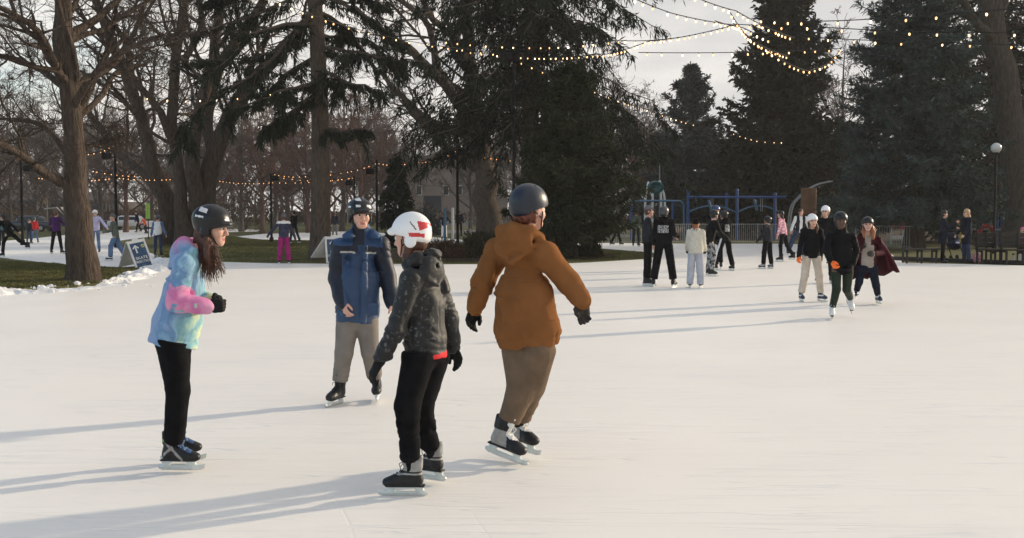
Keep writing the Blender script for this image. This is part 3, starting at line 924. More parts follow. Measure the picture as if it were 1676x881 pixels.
person('teenage girl in pastel tie-dye hoodie and black helmet, hands clasped, in profile', (300, 772), yaw=90, H=1.53, h=.0085, head=(8, 10),
       J=dict(hipR=(281, 562, -.07), hipL=(288, 560, .08), knR=(291, 640, -.07), knL=(291, 638, .09), anR=(284, 734, 0), anL=(287, 719, .24),
              shR=(303, 434, -.15), shL=(318, 430, .15), neck=(320, 408, 0), elR=(288, 493, -.21), wrR=(338, 502, -.17), elL=(316, 486, .14), wrL=(346, 494, -.03), head=(348, 372, 0)),
       jacket=dict(m=['tie_dye', 'tie_pink'], pick=jackA, hem=.035, r=(.168, .135), wide=1.12, band=.06, sh=.078, arm=(.078, .072, .052), fold=.009, hood=True, belly=.006),
       trousers=dict(m=['black_cloth'], r=(.108, .080, .066), fold=.008, end=.135, deep=1.25), shoe='cross_skate', feet=dict(R=dict(turn=3), L=dict(turn=-4)),
       hat=('hockey', ['helmet_black', 'decal_white'], helmA), gloves=dict(R='glove_black', L='glove_black'), curl=.75,
       hands=dict(R=dict(dir=(1, .35, .05), thumb=(0, .15, 1)), L=dict(dir=(1, -.75, .02), thumb=(0, 0, 1))),
       hair=dict(m='hair_brown', strands=[([(337, 384, -.05), (340, 415, -.09), (344, 452, -.09)], .014, 60), ([(344, 392, -.08), (353, 420, -.10), (366, 440, -.08)], .008, 26), ([(335, 388, -.03), (334, 420, -.07), (336, 446, -.07)], .014, 40), ([(348, 398, -.08), (357, 420, -.1), (359, 446, -.08)], .008, 18)], locks=[([(.0, -.055, -.04), (.01, -.05, -.10), (.03, -.03, -.15)], [.055, .05, .03])], plocks=[([(335, 380, -.02), (336, 410, -.05), (338, 436, -.06)], [.035, .036, .022]), ([(338, 392, -.085), (341, 420, -.10), (345, 450, -.09)], [.022, .027, .008]),
                                       ([(346, 398, -.08), (353, 424, -.09), (363, 437, -.08)], [.014, .015, .004]), ([(342, 390, .06), (350, 420, .05), (350, 448, .03)], [.02, .022, .008])]))

# boy in a blue and navy winter jacket, facing the camera
def jackB(c, K):
    m = np.zeros(len(c), int)
    q = c - K['pel']; up = q @ K['sp']; la = q @ K['r']; fw = q @ K['f']
    arm = np.minimum(np.minimum(segd(c, K['shL'], K['elL']), segd(c, K['elL'], K['wrL'])), np.minimum(segd(c, K['shR'], K['elR']), segd(c, K['elR'], K['wrR'])))
    yoke = up > .575
    m[yoke] = 1
    m[(arm < .085) & (np.abs(la) > .135)] = 1
    m[(np.abs(up - .570) < .0075) & (np.abs(la) < .15) & (np.abs(la) > .03) & (fw > 0)] = 3
    m[(np.abs(la + .02) < .024) & (fw > 0) & (up < .635)] = 0
    m[(up > .622) & (np.abs(la) > .048) & (np.abs(la) < .20)] = 2
    m[(up > .65) & (fw < .0)] = 2
    return m
def placket(S, K):
    r, f, sp, pel = K['r'], K['f'], K['sp'], K['pel']
    S.chain([pel + f * .142 - r * .02 + sp * .0, pel + f * .152 - r * .02 + sp * .28, pel + f * .128 - r * .02 + sp * .62], [.022, .024, .02], .006, (r, 1.2))
    for q in (-1, 1):
        S.ell(K['neck'] + r * q * .105 - sp * .012 + f * .06, (.062, .075, .034), (r, f, sp), .012)
        S.box(pel + f * .135 + r * q * .095 + sp * .10, (.11, .02, .10), (r, f, sp), .008, .008)
    S.chain([K['neck'] + r * .10 - sp * .0 + f * .05, K['neck'] - f * .05 + sp * .03, K['neck'] - r * .10 + f * .05], [.04] * 3, .02)
def helmB(q):
    m = np.zeros(len(q), int)
    m[(q[:, 1] > .06) & (np.abs(q[:, 2] - .082) < .008) & (np.abs(np.abs(q[:, 0]) - .045) < .018)] = 1
    m[(np.abs(q[:, 1] - .02) < .02) & (np.abs(q[:, 2] - .07) < .008) & (np.abs(q[:, 0]) > .08)] = 1
    m[(np.abs(q[:, 2] - .135) < .012) & (np.abs(q[:, 0] - .03) < .02) & (q[:, 1] > 0)] = 1
    return m
person('boy in blue and navy winter jacket and grey sweatpants facing the camera', (582, 662), yaw=162, H=1.62, h=.0085, head=(-8, 4),
       J=dict(shR=(557, 404, -.04), shL=(622, 402, .05), neck=(590, 384, 0), elR=(551, 456, -.02), wrR=(561, 495, -.13), elL=(634, 452, .06), wrL=(643, 496, -.04), hipR=(569, 528, 0), hipL=(600, 528, .02),
              knR=(563, 578, -.03), knL=(606, 577, .02), anR=(555, 636, 0), anL=(616, 626, .18), head=(589, 352, -.02)),
       jacket=dict(m=['blue_shell', 'navy_shell', 'collar_blue', 'reflective'], hem=.012, r=(.148, .138), wide=1.30, sh=.082, arm=(.082, .074, .064), fold=.009, pick=jackB, collar=.045, extra=placket),
       trousers=dict(m=['grey_sweat'], r=(.104, .080, .070), fold=.008, end=.16), shoe='black_skate', feet=dict(R=dict(turn=38, roll=-8), L=dict(turn=14, roll=6)),
       hat=('hockey', ['helmet_black', 'decal_white'], helmB), hair=dict(m='hair_black'), curl=.5)

# girl in a dark camouflage jacket and white helmet, back to the camera
def jackC(c, K):
    m = np.zeros(len(c), int)
    q = c - K['pel']; up = q @ K['sp']; la = q @ K['r']
    m[(up < .022 + .12 * la) & (la > -.05) & (segd(c, K['elR'], K['wrR']) > .07)] = 1
    return m
def helmC(q):
    m = np.zeros(len(q), int); x, y, z = q.T
    a = (x < .02) & (y < -.02)
    az = np.arctan2(-y, -x)          # 0 at the left side, 90 deg at the back
    d = np.degrees(az)
    # red triangle at the back, striped red crescent below it, black slots
    m[(d > 52) & (d < 108) & (np.abs(z - .055) < (108 - d) * .00055 + .0) & (z > .02)] = 1
    m[(d > 20) & (d < 66) & (np.abs(z - .004 + .0004 * (d - 40)) < .012)] = 1
    m[(d > 30) & (d < 44) & (np.abs(z - .06 + .0035 * (d - 37)) < .007)] = 2
    return m
person('girl in dark camouflage jacket and white helmet with red marks, back turned', (676, 806), yaw=308, H=1.49, h=.0085, head=(-18, 8),
       J=dict(shL=(673, 458, -.12), shR=(713, 462, .12), neck=(688, 430, 0), elL=(648, 540, -.15), wrL=(621, 592, -.15), elR=(735, 523, .15), wrR=(741, 567, .17),
              hipL=(684, 590, -.06), hipR=(709, 588, .06), knL=(667, 664, -.13), knR=(689, 666, .02), anL=(673, 775, -.08), anR=(708, 750, .22), head=(672, 388, -.01)),
       jacket=dict(m=['camo', 'red_cloth'], hem=.005, r=(.122, .118), wide=1.26, band=.05, sh=.070, arm=(.070, .062, .054), fold=.008, hood=1.1, pick=jackC),
       trousers=dict(m=['black_cloth'], r=(.106, .083, .058), fold=.009, end=.175, deep=1.2), shoe='anklet_skate', feet=dict(L=dict(turn=-36), R=dict(turn=-8)),
       hat=('moulded', ['helmet_white', 'helmet_red', 'decal_dark'], helmC), gloves=dict(L='glove_black', R='glove_black'), curl=.35,
       hands=dict(R=dict(dir=(.35, .1, -.9), thumb=(-.6, .6, 0))),
       hair=dict(m='hair_brown', locks=[([(-.05, -.01, -.05), (-.055, .01, -.12), (-.06, .03, -.18)], [.026, .028, .014])]))

# heavy-set man in a brown hoodie, back to the camera
def jackD(S, K):
    r, f, sp, pel = K['r'], K['f'], K['sp'], K['pel']
    S.cone(pel + r * .195 + f * .09 + sp * .02, pel + r * .185 + f * .12 + sp * .19, .012, .012, .01, None, 's')
person('heavyset man in rust brown hoodie and navy helmet skating away, arms spread', (838, 762), yaw=28, H=1.66, h=.0085, hsc=1.09, head=(18, 4),
       J=dict(hipL=(850, 574, .05), hipR=(880, 574, -.05), knL=(855, 634, .02), knR=(868, 630, .06), anL=(824, 711, 0), anR=(848, 699, .24), shL=(815, 412, .12), shR=(892, 418, -.08), neck=(851, 386, 0),
              elL=(790, 464, .12), wrL=(778, 503, .10), elR=(931, 463, -.07), wrR=(952, 491, -.13), head=(867, 343, 0)),
       jacket=dict(m=['brown_fleece'], hem=-.005, r=(.138, .150), wide=1.36, band=.06, sh=.088, arm=(.088, .078, .060), fold=.0065, hood=1.28, belly=.020, extra=jackD),
       trousers=dict(m=['taupe_cloth'], r=(.118, .100, .066), fold=.010, end=.18, deep=1.1), shoe='silver_skate', feet=dict(L=dict(turn=90, pitch=14), R=dict(turn=105, pitch=6)),
       hat=('dome', ['helmet_navy'], None), gloves=dict(L='glove_black', R='glove_grey'), curl=.42,
       hands=dict(R=dict(dir=(.10, .05, -1), thumb=(-.9, -.2, -.2)), L=dict(dir=(-.34, 0, -1))),
       hair=dict(m='hair_auburn', locks=[([(.07, -.03, -.04), (.062, -.01, -.075)], [.02, .012])]))

# ------------------------------------------------------------------ skaters in the middle distance, right
GR = 'skaters gathered at the far side of the rink'
hb = ('hockey', ['helmet_black'], None); hd = ('dome', ['helmet_grey'], None); hw = ('dome', ['helmet_white'], None); db = ('dome', ['helmet_black'], None)
def back_print(zc, hh, ww):
    def f_(c, K):
        q = c - K['pel']; up = q @ K['sp']; la = q @ K['r']; fw = q @ K['f']
        m = np.zeros(len(c), int); m[(np.abs(up - zc * K['k']) < hh) & (np.abs(la) < ww) & (fw < 0)] = 1
        return m
    return f_
MID = dict(h=.0125)
person('man in dark blue-grey jacket and cap, half hidden behind printed black hoodie', (1060, 468), 338, 95, GR, jacket=dict(m=['dark_grey'], fold=.008, r=(.13, .135)), trousers=dict(m=['black_cloth'], r=(.10, .085, .08)),
       arms=dict(R=(15, 6, 40), L=(10, 5, 30)), hat=('cap', ['grey_cloth']), hair=dict(m='hair_brown'), gloves=dict(L='glove_black', R='glove_black'), **MID)
person('skater in black hoodie with pale back print, hand on hip, back turned', (1086, 470), 340, 18, GR, jacket=dict(m=['black_cloth', 'print_grey'], pick=back_print(.33, .085, .115), fold=.008, r=(.135, .135), hood=True),
       trousers=dict(m=['black_cloth'], r=(.105, .09, .085)), legs=dict(L=(0, 9, 2), R=(0, 9, 2)), arms=dict(R=(-18, 14, 95), L=(6, 8, 20)), hat=hd, hair=dict(m='hair_black'),
       hands=dict(R=dict(dir=(-.6, -.5, -.35), thumb=(0, 0, 1))), **MID)
person('child in cream fleece jacket and pale grey sweatpants, back turned', (1138, 471), 360, 12, GR, jacket=dict(m=['cream_fleece'], hood=True, fold=.010, hem=.07, r=(.145, .15), arm=(.08, .072, .06)),
       trousers=dict(m=['pale_sweat'], r=(.105, .098, .092), end=.03), arms=dict(L=(12, 6, 35), R=(12, 6, 35)), hat=('beanie', ['black_cloth']),
       hair=dict(m='hair_red', locks=[([(0, -.06, -.05), (0, -.075, -.1)], [.06, .05])]), gloves=dict(L='glove_black', R='glove_black'), **MID)
person('skater in black jacket and grey camouflage trousers leaning forward', (1160, 452), 346, 70, GR, lean=14, jacket=dict(m=['black_shell'], hem=.12, fold=.008), trousers=dict(m=['camo_pants'], r=(.10, .085, .08)),
       legs=dict(L=(18, 5, 24), R=(8, 5, 20)), arms=dict(L=(40, 4, 30), R=(30, 4, 30)), hat=db, hair=dict(m='hair_black'), gloves=dict(L='glove_black', R='glove_black'), head=(0, 15), **MID)
person('skater in black hoodie with back print and white-striped trousers', (1187, 443), 346, 325, GR, lean=6, jacket=dict(m=['black_cloth', 'print_grey'], pick=back_print(.30, .10, .09), fold=.008, hood=True),
       trousers=dict(m=['black_cloth', 'white_cloth'], r=(.095, .08, .075), pick=lambda c, K: ((np.minimum(segd(c, K['hipL'] - K['r'] * .07, K['knL'] - K['r'] * .08), segd(c, K['knL'] - K['r'] * .08, K['anL'] - K['r'] * .07)) < .035)).astype(int)),
       legs=dict(L=(14, 12, 8), R=(-4, 6, 10)), hat=hb, hair=dict(m='hair_black'), gloves=dict(L='glove_black', R='glove_black'), **MID)
person('skater in blue helmet mostly hidden behind the pair in black', (1172, 440), 339, 200, GR, jacket=dict(m=['navy_cloth']), trousers=dict(m=['black_cloth']), hat=('dome', ['helmet_blue']), gloves=dict(L='glove_black', R='glove_black'), **MID)
person('small child in dark jacket and black helmet standing alone near fence', (1256, 440), 355, 318, GR, jacket=dict(m=['dark_grey'], r=(.125, .125), fold=.008), trousers=dict(m=['black_cloth'], r=(.10, .085, .08)), legs=dict(L=(6, 6, 6), R=(0, 6, 6)),
       arms=dict(L=(15, 5, 25), R=(15, 5, 25)), hat=hb, hair=dict(m='hair_black'), gloves=dict(L='glove_black', R='glove_black'), shoe='striped_skate', **MID)
person('person in pink plaid shirt leaning behind the rink edge skaters', (1282, 428), 346, 300, GR, lean=10, jacket=dict(m=['plaid'], fold=.008), trousers=dict(m=['black_cloth']), legs=dict(L=(10, 5, 15), R=(-12, 5, 20)), hat=None, hair=dict(m='hair_black', locks=[([(0, -.05, -.05), (0, -.08, -.2)], [.06, .05])]), h=.014)
person('person in white shirt and dark vest pushing one leg sideways', (1308, 421), 343, 172, GR, lean=8, jacket=dict(m=['white_cloth', 'dark_grey'], pick=lambda c, K: ((np.abs((c - K['pel']) @ K['r']) > .055) & (np.abs((c - K['pel']) @ K['r']) < .17)).astype(int)),
       trousers=dict(m=['dark_denim'], r=(.10, .09, .085)), legs=dict(R=(4, 26, 4), L=(4, 4, 8)), arms=dict(R=(10, 25, 20), L=(10, 20, 20)), hat=None, hair=dict(m='hair_brown'), h=.014)
person('smiling girl in white helmet, black jacket and beige trousers', (1327, 494), 352, 176, GR, jacket=dict(m=['black_shell', 'decal_white'], fold=.009, hem=.07, pick=lambda c, K: ((np.linalg.norm(c - K['pel'] - K['sp'] * .36 - K['f'] * .12 + K['r'] * .07, axis=1) < .035)).astype(int)), trousers=dict(m=['beige_cloth'], r=(.098, .080, .068), end=.13, fold=.009),
       legs=dict(L=(8, 8, 16), R=(2, 6, 14)), arms=dict(R=(6, 14, 16), L=(4, 14, 16)), hat=hw, hair=dict(m='hair_brown', locks=[([(-.075, .0, -.04), (-.085, .03, -.13), (-.075, .06, -.22)], [.025, .03, .015]), ([(.075, .0, -.04), (.08, .03, -.12)], [.02, .015])]),
       gloves=dict(R='glove_orange', L='glove_black'), shoe='striped_skate', feet=dict(L=dict(turn=-22), R=dict(turn=4)), h=.011)
person('skater in large white helmet and black clothes behind dark jacketed skater', (1349, 464), 339, 186, GR, jacket=dict(m=['black_shell']), trousers=dict(m=['black_cloth']), legs=dict(R=(10, 5, 16), L=(4, 5, 10)), hat=hw, hair=dict(m='hair_blond', locks=[([(.07, .0, -.04), (.075, .04, -.12)], [.02, .015])]), gloves=dict(L='glove_black', R='glove_black'), head=(25, 0), **MID)
person('skater in black jacket, green leggings and white figure skates, one foot lifted', (1362, 523), 345, 186, GR, lean=16, H=1.66, h=.011,
       J=dict(hipR=(1368, 440, 0), hipL=(1388, 440, 0), knR=(1369, 474, -.06), knL=(1386, 474, .04), anR=(1362, 506, -.02), anL=(1392, 489, .42), shR=(1357, 386, -.08), shL=(1396, 386, -.08), neck=(1377, 376, -.1), elR=(1352, 412, -.14), wrR=(1361, 428, -.24), elL=(1402, 412, -.02), wrL=(1396, 432, -.12), head=(1376, 362, -.17)),
       jacket=dict(m=['black_shell'], hem=.10, fold=.009, r=(.118, .118), sh=.056, arm=(.056, .052, .046), collar=.05), trousers=dict(m=['green_legging'], r=(.088, .065, .05), fold=.003), hat=db, hair=dict(m='hair_black'), skin='skin_brown', gloves=dict(R='glove_orange', L='glove_black'), shoe='figure_skate', feet=dict(R=dict(turn=10), L=dict(turn=-10, pitch=40)))
oc, Kc = person('woman in flowing maroon cape over a taupe shirt, black helmet', (1420, 499), 353, 192, GR, lean=8, H=1.60, h=.011,
       J=dict(hipR=(1410, 440, 0), hipL=(1428, 440, 0), knR=(1406, 462, 0), knL=(1434, 468, -.05), anR=(1402, 476, .28), anL=(1437, 484, .05), shR=(1404, 392, -.02), shL=(1436, 392, -.02), neck=(1420, 381, -.05), elR=(1400, 412, -.04), wrR=(1412, 405, -.22), elL=(1444, 414, .02), wrL=(1430, 416, -.2), head=(1420, 368, -.1)),
       jacket=dict(m=['taupe_shirt', 'maroon_cloth'], hem=.0, fold=.006, r=(.115, .115), pick=lambda c, K: ((np.abs((c - K['pel']) @ K['r']) > .105) | ((c - K['pel']) @ K['f'] < -.02) | ((np.abs((c - K['pel']) @ K['r']) > .05) & ((c - K['pel']) @ K['sp'] > .40))).astype(int)), trousers=dict(m=['navy_cloth'], r=(.09, .07, .055), fold=.004), hat=db,
       hair=dict(m='hair_red', locks=[([(-.07, .0, -.04), (-.09, .03, -.13), (-.09, .05, -.24)], [.03, .045, .03]), ([(.07, .0, -.04), (.08, .05, -.13), (.06, .08, -.22)], [.02, .03, .02]), ([(-.08, -.03, -.03), (-.14, -.04, -.1)], [.03, .02])]),
       gloves=dict(R='glove_grey', L='glove_grey'), shoe='striped_skate')
# the cape: one thick cloth sheet hung from the shoulders, blown out to her left
def cape():
    D = Kc['root'][1]
    top = [(1400, 396, -.14), (1399, 390, -.02), (1408, 382, .06), (1420, 379, .10), (1432, 382, .06), (1441, 389, -.02), (1442, 396, -.12)]
    bot = [(1396, 448, -.12), (1388, 456, .08), (1402, 456, .26), (1424, 454, .34), (1448, 449, .34), (1472, 444, .24), (1455, 444, .02)]
    n, mm = 25, 16
    def lerp_path(pts, t):
        x = t * (len(pts) - 1); i = min(int(x), len(pts) - 2); a = x - i
        return np.array(pts[i]) * (1 - a) + np.array(pts[i + 1]) * a
    vs = []
    for i in range(n):
        t = i / (n - 1); a, b = lerp_path(top, t), lerp_path(bot, t)
        for q in range(mm):
            u = q / (mm - 1)
            p = a * (1 - u) + b * u
            p = P(p[0] + 2.0 * math.sin(t * 17 + 1) * u, p[1] + 3.0 * math.sin(t * 31) * u * u - 4 * math.sin(u * math.pi) * t, D + p[2] + .10 * math.sin(t * 26 + u * 2.5) * u ** .8)
            vs.append(p - Kc['root'])
    vs = np.array(vs); N = len(vs)
    nn = np.zeros_like(vs); nn[:, 1] = .008
    V = np.concatenate([vs, vs + nn]); F = []
    for i in range(n - 1):
        for q in range(mm - 1):
            a, b, c, d = i * mm + q, (i + 1) * mm + q, (i + 1) * mm + q + 1, i * mm + q + 1
            F += [(a, b, c, d), (N + d, N + c, N + b, N + a)]
    ed = [i * mm for i in range(n)] + [(n - 1) * mm + q for q in range(1, mm)] + [i * mm + mm - 1 for i in range(n - 2, -1, -1)] + [q for q in range(mm - 2, 0, -1)]
    for a, b in zip(ed, ed[1:] + ed[:1]): F.append((b, a, N + a, N + b))
    put('cape', mesh_of('cape', V, F, MT['maroon_cloth']), oc)
cape()
FAR = dict(h=.02)
person('person in black walking along the far ice path with arms out', (1009, 402), 346, 82, None, jacket=dict(m=['black_cloth']), trousers=dict(m=['black_cloth']), legs=dict(L=(22, 3, 8), R=(-16, 3, 12)), arms=dict(L=(30, 5, 30), R=(-15, 5, 15)), hat=None, hair=dict(m='hair_black'), **FAR)
person('person in dark olive coat on the far ice path', (1041, 404), 345, 20, None, jacket=dict(m=['olive_cloth'], hem=.1), trousers=dict(m=['dark_grey']), legs=dict(L=(5, 4, 5), R=(-5, 4, 5)), hat=('beanie', ['dark_grey']), hair=dict(m='hair_brown'), **FAR)
person('dark haired woman in long navy coat standing by the benches', (1543, 431), 346, 110, None, shoe='boot_dark', jacket=dict(m=['navy_cloth'], hem=.26, r=(.14, .125)), trousers=dict(m=['black_cloth'], r=(.085, .065, .055), end=.10), arms=dict(R=(35, 5, 95), L=(25, 5, 70)), hat=None, hair=dict(m='hair_black', locks=[([(0, -.06, -.03), (0, -.085, -.13), (0, -.09, -.22)], [.065, .065, .04])]), h=.014)
person('blond woman in dark long coat facing her companion by the benches', (1581, 431), 344, 262, None, shoe='boot_dark', jacket=dict(m=['navy_cloth'], hem=.30, r=(.15, .13)), trousers=dict(m=['dark_denim'], r=(.09, .07, .06), end=.10), arms=dict(L=(10, 5, 30), R=(10, 5, 30)), hat=None, hair=dict(m='hair_blond', locks=[([(0, -.06, -.03), (0, -.085, -.13), (0, -.10, -.22)], [.065, .065, .045])]), h=.014)
person('child in pink coat behind the last bench at the right edge', (1673, 428), 374, 250, None, shoe='boot_dark', jacket=dict(m=['pink_cloth'], hem=.1, r=(.13, .13)), trousers=dict(m=['black_cloth']), hat=('beanie', ['pink_cloth']), hair=dict(m='hair_brown'), h=.016)

# ------------------------------------------------------------------ small skaters on the left ice path
person('skater dressed in black bending far forward with arms out', (17, 421), 354, 290, None, lean=30, H=1.62, jacket=dict(m=['black_cloth'], hem=.12), trousers=dict(m=['black_cloth']), legs=dict(L=(30, 3, 26), R=(-45, 10, 20)), arms=dict(L=(45, 5, 20), R=(-35, 12, 5)), hat=None, hair=dict(m='hair_black', locks=[([(0, -.06, -.03), (0, -.08, -.15)], [.06, .05])]), h=.016)
person('person in grey-green coat cut off by the left picture edge', (3, 404), 352, 300, None, jacket=dict(m=['teal_cloth']), trousers=dict(m=['dark_grey']), hat=None, hair=dict(m='hair_brown'), **FAR)
person('child in dark clothes skating beside the red-jacketed child', (48, 399), 359, 20, None, jacket=dict(m=['dark_grey']), trousers=dict(m=['dark_denim']), legs=dict(L=(0, 6, 4), R=(0, 6, 4)), hat=('beanie', ['grey_cloth']), **FAR)
person('child in red jacket skating left of the purple-jacketed person', (57, 398), 356, 340, None, jacket=dict(m=['red_jacket']), trousers=dict(m=['denim']), legs=dict(L=(0, 8, 4), R=(0, 8, 4)), hat=hd, **FAR)
person('person in purple jacket and black trousers, elbows out, back turned', (93, 416), 345, 5, None, jacket=dict(m=['purple_cloth'], r=(.125, .125)), trousers=dict(m=['black_cloth'], r=(.09, .07, .06)), legs=dict(L=(0, 9, 2), R=(0, 9, 2)), arms=dict(L=(15, 28, 75), R=(15, 28, 75)), hat=None, hair=dict(m='hair_brown'), h=.016)
person('person in teal coat partly hidden left of the big trunk', (113, 392), 354, 90, None, jacket=dict(m=['teal_cloth']), trousers=dict(m=['dark_denim']), hat=hd, **FAR)
person('person in pale lilac jacket, arm stretched out right of the big trunk', (157, 415), 345, 175, None, jacket=dict(m=['lilac_cloth']), trousers=dict(m=['denim']), arms=dict(L=(15, 38, 10), R=(15, 38, 10)), hat=hw, h=.016)
person('person in grey-green coat and light jeans striding on the path', (190, 427), 350, 262, None, lean=8, jacket=dict(m=['olive_cloth'], hem=.12), trousers=dict(m=['denim'], r=(.10, .09, .085)), legs=dict(L=(22, 4, 20), R=(-14, 6, 15)), arms=dict(L=(20, 5, 60), R=(20, 5, 60)), hat=('beanie', ['grey_cloth']), shoe='striped_skate', h=.016)
person('person in white vest with blue sleeves and blue trousers, back turned', (259, 420), 353, 3, None, jacket=dict(m=['white_cloth', 'denim'], pick=lambda c, K: (np.minimum(np.minimum(segd(c, K['shL'], K['elL']), segd(c, K['elL'], K['wrL'])), np.minimum(segd(c, K['shR'], K['elR']), segd(c, K['elR'], K['wrR']))) < .07).astype(int)), trousers=dict(m=['dark_denim']), arms=dict(L=(5, 16, 10), R=(5, 16, 10)), hat=hd, h=.016)
person('child in bright orange jacket crouching on the far path', (238, 383), 354, 210, None, lean=20, jacket=dict(m=['orange_cloth']), trousers=dict(m=['dark_grey']), legs=dict(L=(20, 12, 40), R=(-10, 12, 20)), arms=dict(L=(30, 20, 20), R=(30, 20, 20)), hat=None, hair=dict(m='hair_black'), **FAR)
person('person in dark clothes behind the orange-jacketed child', (226, 381), 346, 230, None, lean=12, jacket=dict(m=['navy_cloth']), trousers=dict(m=['black_cloth']), legs=dict(L=(18, 6, 10), R=(-18, 6, 10)), hat=db, **FAR)
person('skater in dark jacket and magenta trousers with arms held out', (465, 432), 350, 350, None, jacket=dict(m=['slate_cloth', 'white_cloth'], pick=lambda c, K: (((c - K['pel']) @ K['sp']) > .46 * K['k']).astype(int), r=(.125, .125)), trousers=dict(m=['magenta_cloth'], r=(.10, .09, .085), end=.06), legs=dict(L=(0, 5, 8), R=(0, 5, 8)), arms=dict(L=(5, 40, 10), R=(5, 22, 10)), hat=('beanie', ['grey_cloth']), hair=dict(m='hair_brown'), gloves=dict(L='glove_black', R='glove_black'), h=.014)
person('person in black standing just behind the magenta-trousered skater', (482, 398), 345, 300, None, jacket=dict(m=['black_cloth']), trousers=dict(m=['dark_grey']), legs=dict(L=(15, 4, 8), R=(-12, 4, 8)), hat=None, hair=dict(m='hair_black'), **FAR)
person('small far person in dark coat right of the tall bare trunk', (548, 390), 348, 0, None, jacket=dict(m=['dark_grey']), trousers=dict(m=['grey_cloth']), hat=None, hair=dict(m='hair_brown'), **FAR)
person('person in dark jacket and white trousers with arms spread, far centre', (727, 393), 349, 355, None, jacket=dict(m=['navy_cloth']), trousers=dict(m=['white_cloth']), arms=dict(L=(5, 40, 5), R=(5, 45, 5)), hat=None, hair=dict(m='hair_black'), **FAR)
person('person in dark brown jacket standing beside a thin pole, far centre', (752, 389), 345, 10, None, jacket=dict(m=['dark_grey']), trousers=dict(m=['black_cloth']), hat=None, hair=dict(m='hair_brown'), **FAR)
# ------------------------------------------------------------------ trees
def bark(name, c1, c2, sc=5.0, bump=1.0):
    m = bpy.data.materials.new(name); m.use_nodes = True
    nt = m.node_tree; b = nt.nodes['Principled BSDF']; L = nt.links; N = nt.nodes.new
    tc = N('ShaderNodeTexCoord'); mp = N('ShaderNodeMapping'); mp.inputs['Scale'].default_value = (sc, sc, sc * .22)
    L.new(tc.outputs['Object'], mp.inputs['Vector'])
    n = N('ShaderNodeTexNoise'); n.inputs['Scale'].default_value = 2.2; n.inputs['Detail'].default_value = 8; n.inputs['Roughness'].default_value = .7
    L.new(mp.outputs['Vector'], n.inputs['Vector'])
    rp = N('ShaderNodeValToRGB'); rp.color_ramp.elements[0].color = (*c1, 1); rp.color_ramp.elements[0].position = .32; rp.color_ramp.elements[1].color = (*c2, 1); rp.color_ramp.elements[1].position = .68
    L.new(n.outputs['Fac'], rp.inputs['Fac']); L.new(rp.outputs['Color'], b.inputs['Base Color'])
    v = N('ShaderNodeTexVoronoi'); v.feature = 'DISTANCE_TO_EDGE'; v.inputs['Scale'].default_value = 2.6; L.new(mp.outputs['Vector'], v.inputs['Vector'])
    ad = N('ShaderNodeMath'); ad.operation = 'ADD'; L.new(v.outputs['Distance'], ad.inputs[0]); L.new(n.outputs['Fac'], ad.inputs[1])
    bp = N('ShaderNodeBump'); bp.inputs['Strength'].default_value = bump; bp.inputs['Distance'].default_value = .08
    L.new(ad.outputs[0], bp.inputs['Height']); L.new(bp.outputs['Normal'], b.inputs['Normal'])
    b.inputs['Roughness'].default_value = .92; b.inputs['Specular IOR Level'].default_value = .12
    MT[name] = m
bark('bark_brown', (.036, .027, .021), (.112, .084, .065))
bark('bark_grey', (.036, .029, .024), (.115, .095, .078))
bark('bark_spruce', (.055, .042, .033), (.150, .118, .092), 7)
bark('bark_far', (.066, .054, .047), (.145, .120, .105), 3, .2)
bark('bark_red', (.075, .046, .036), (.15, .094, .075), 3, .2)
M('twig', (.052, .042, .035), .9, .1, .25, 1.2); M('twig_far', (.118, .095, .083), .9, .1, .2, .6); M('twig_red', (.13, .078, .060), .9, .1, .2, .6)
def leafmat(name, c1, c2, sc=1.3, rough=.75):
    MT[name] = ramp_mat(name, [(.3, c1), (.7, c2)], sc, 5, rough, 0, bump=0, sheen=0, spec=.05)
leafmat('needle_dark', (.012, .017, .012), (.034, .042, .028))
leafmat('needle_blue', (.027, .045, .042), (.080, .110, .100))
leafmat('needle_pine', (.014, .021, .010), (.038, .046, .022))
leafmat('needle_cedar', (.018, .022, .013), (.050, .048, .028))
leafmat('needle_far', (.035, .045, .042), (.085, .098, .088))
leafmat('shrub_leaf', (.020, .024, .012), (.075, .065, .035), 3)
leafmat('shrub_red', (.045, .028, .018), (.12, .075, .05), 3)

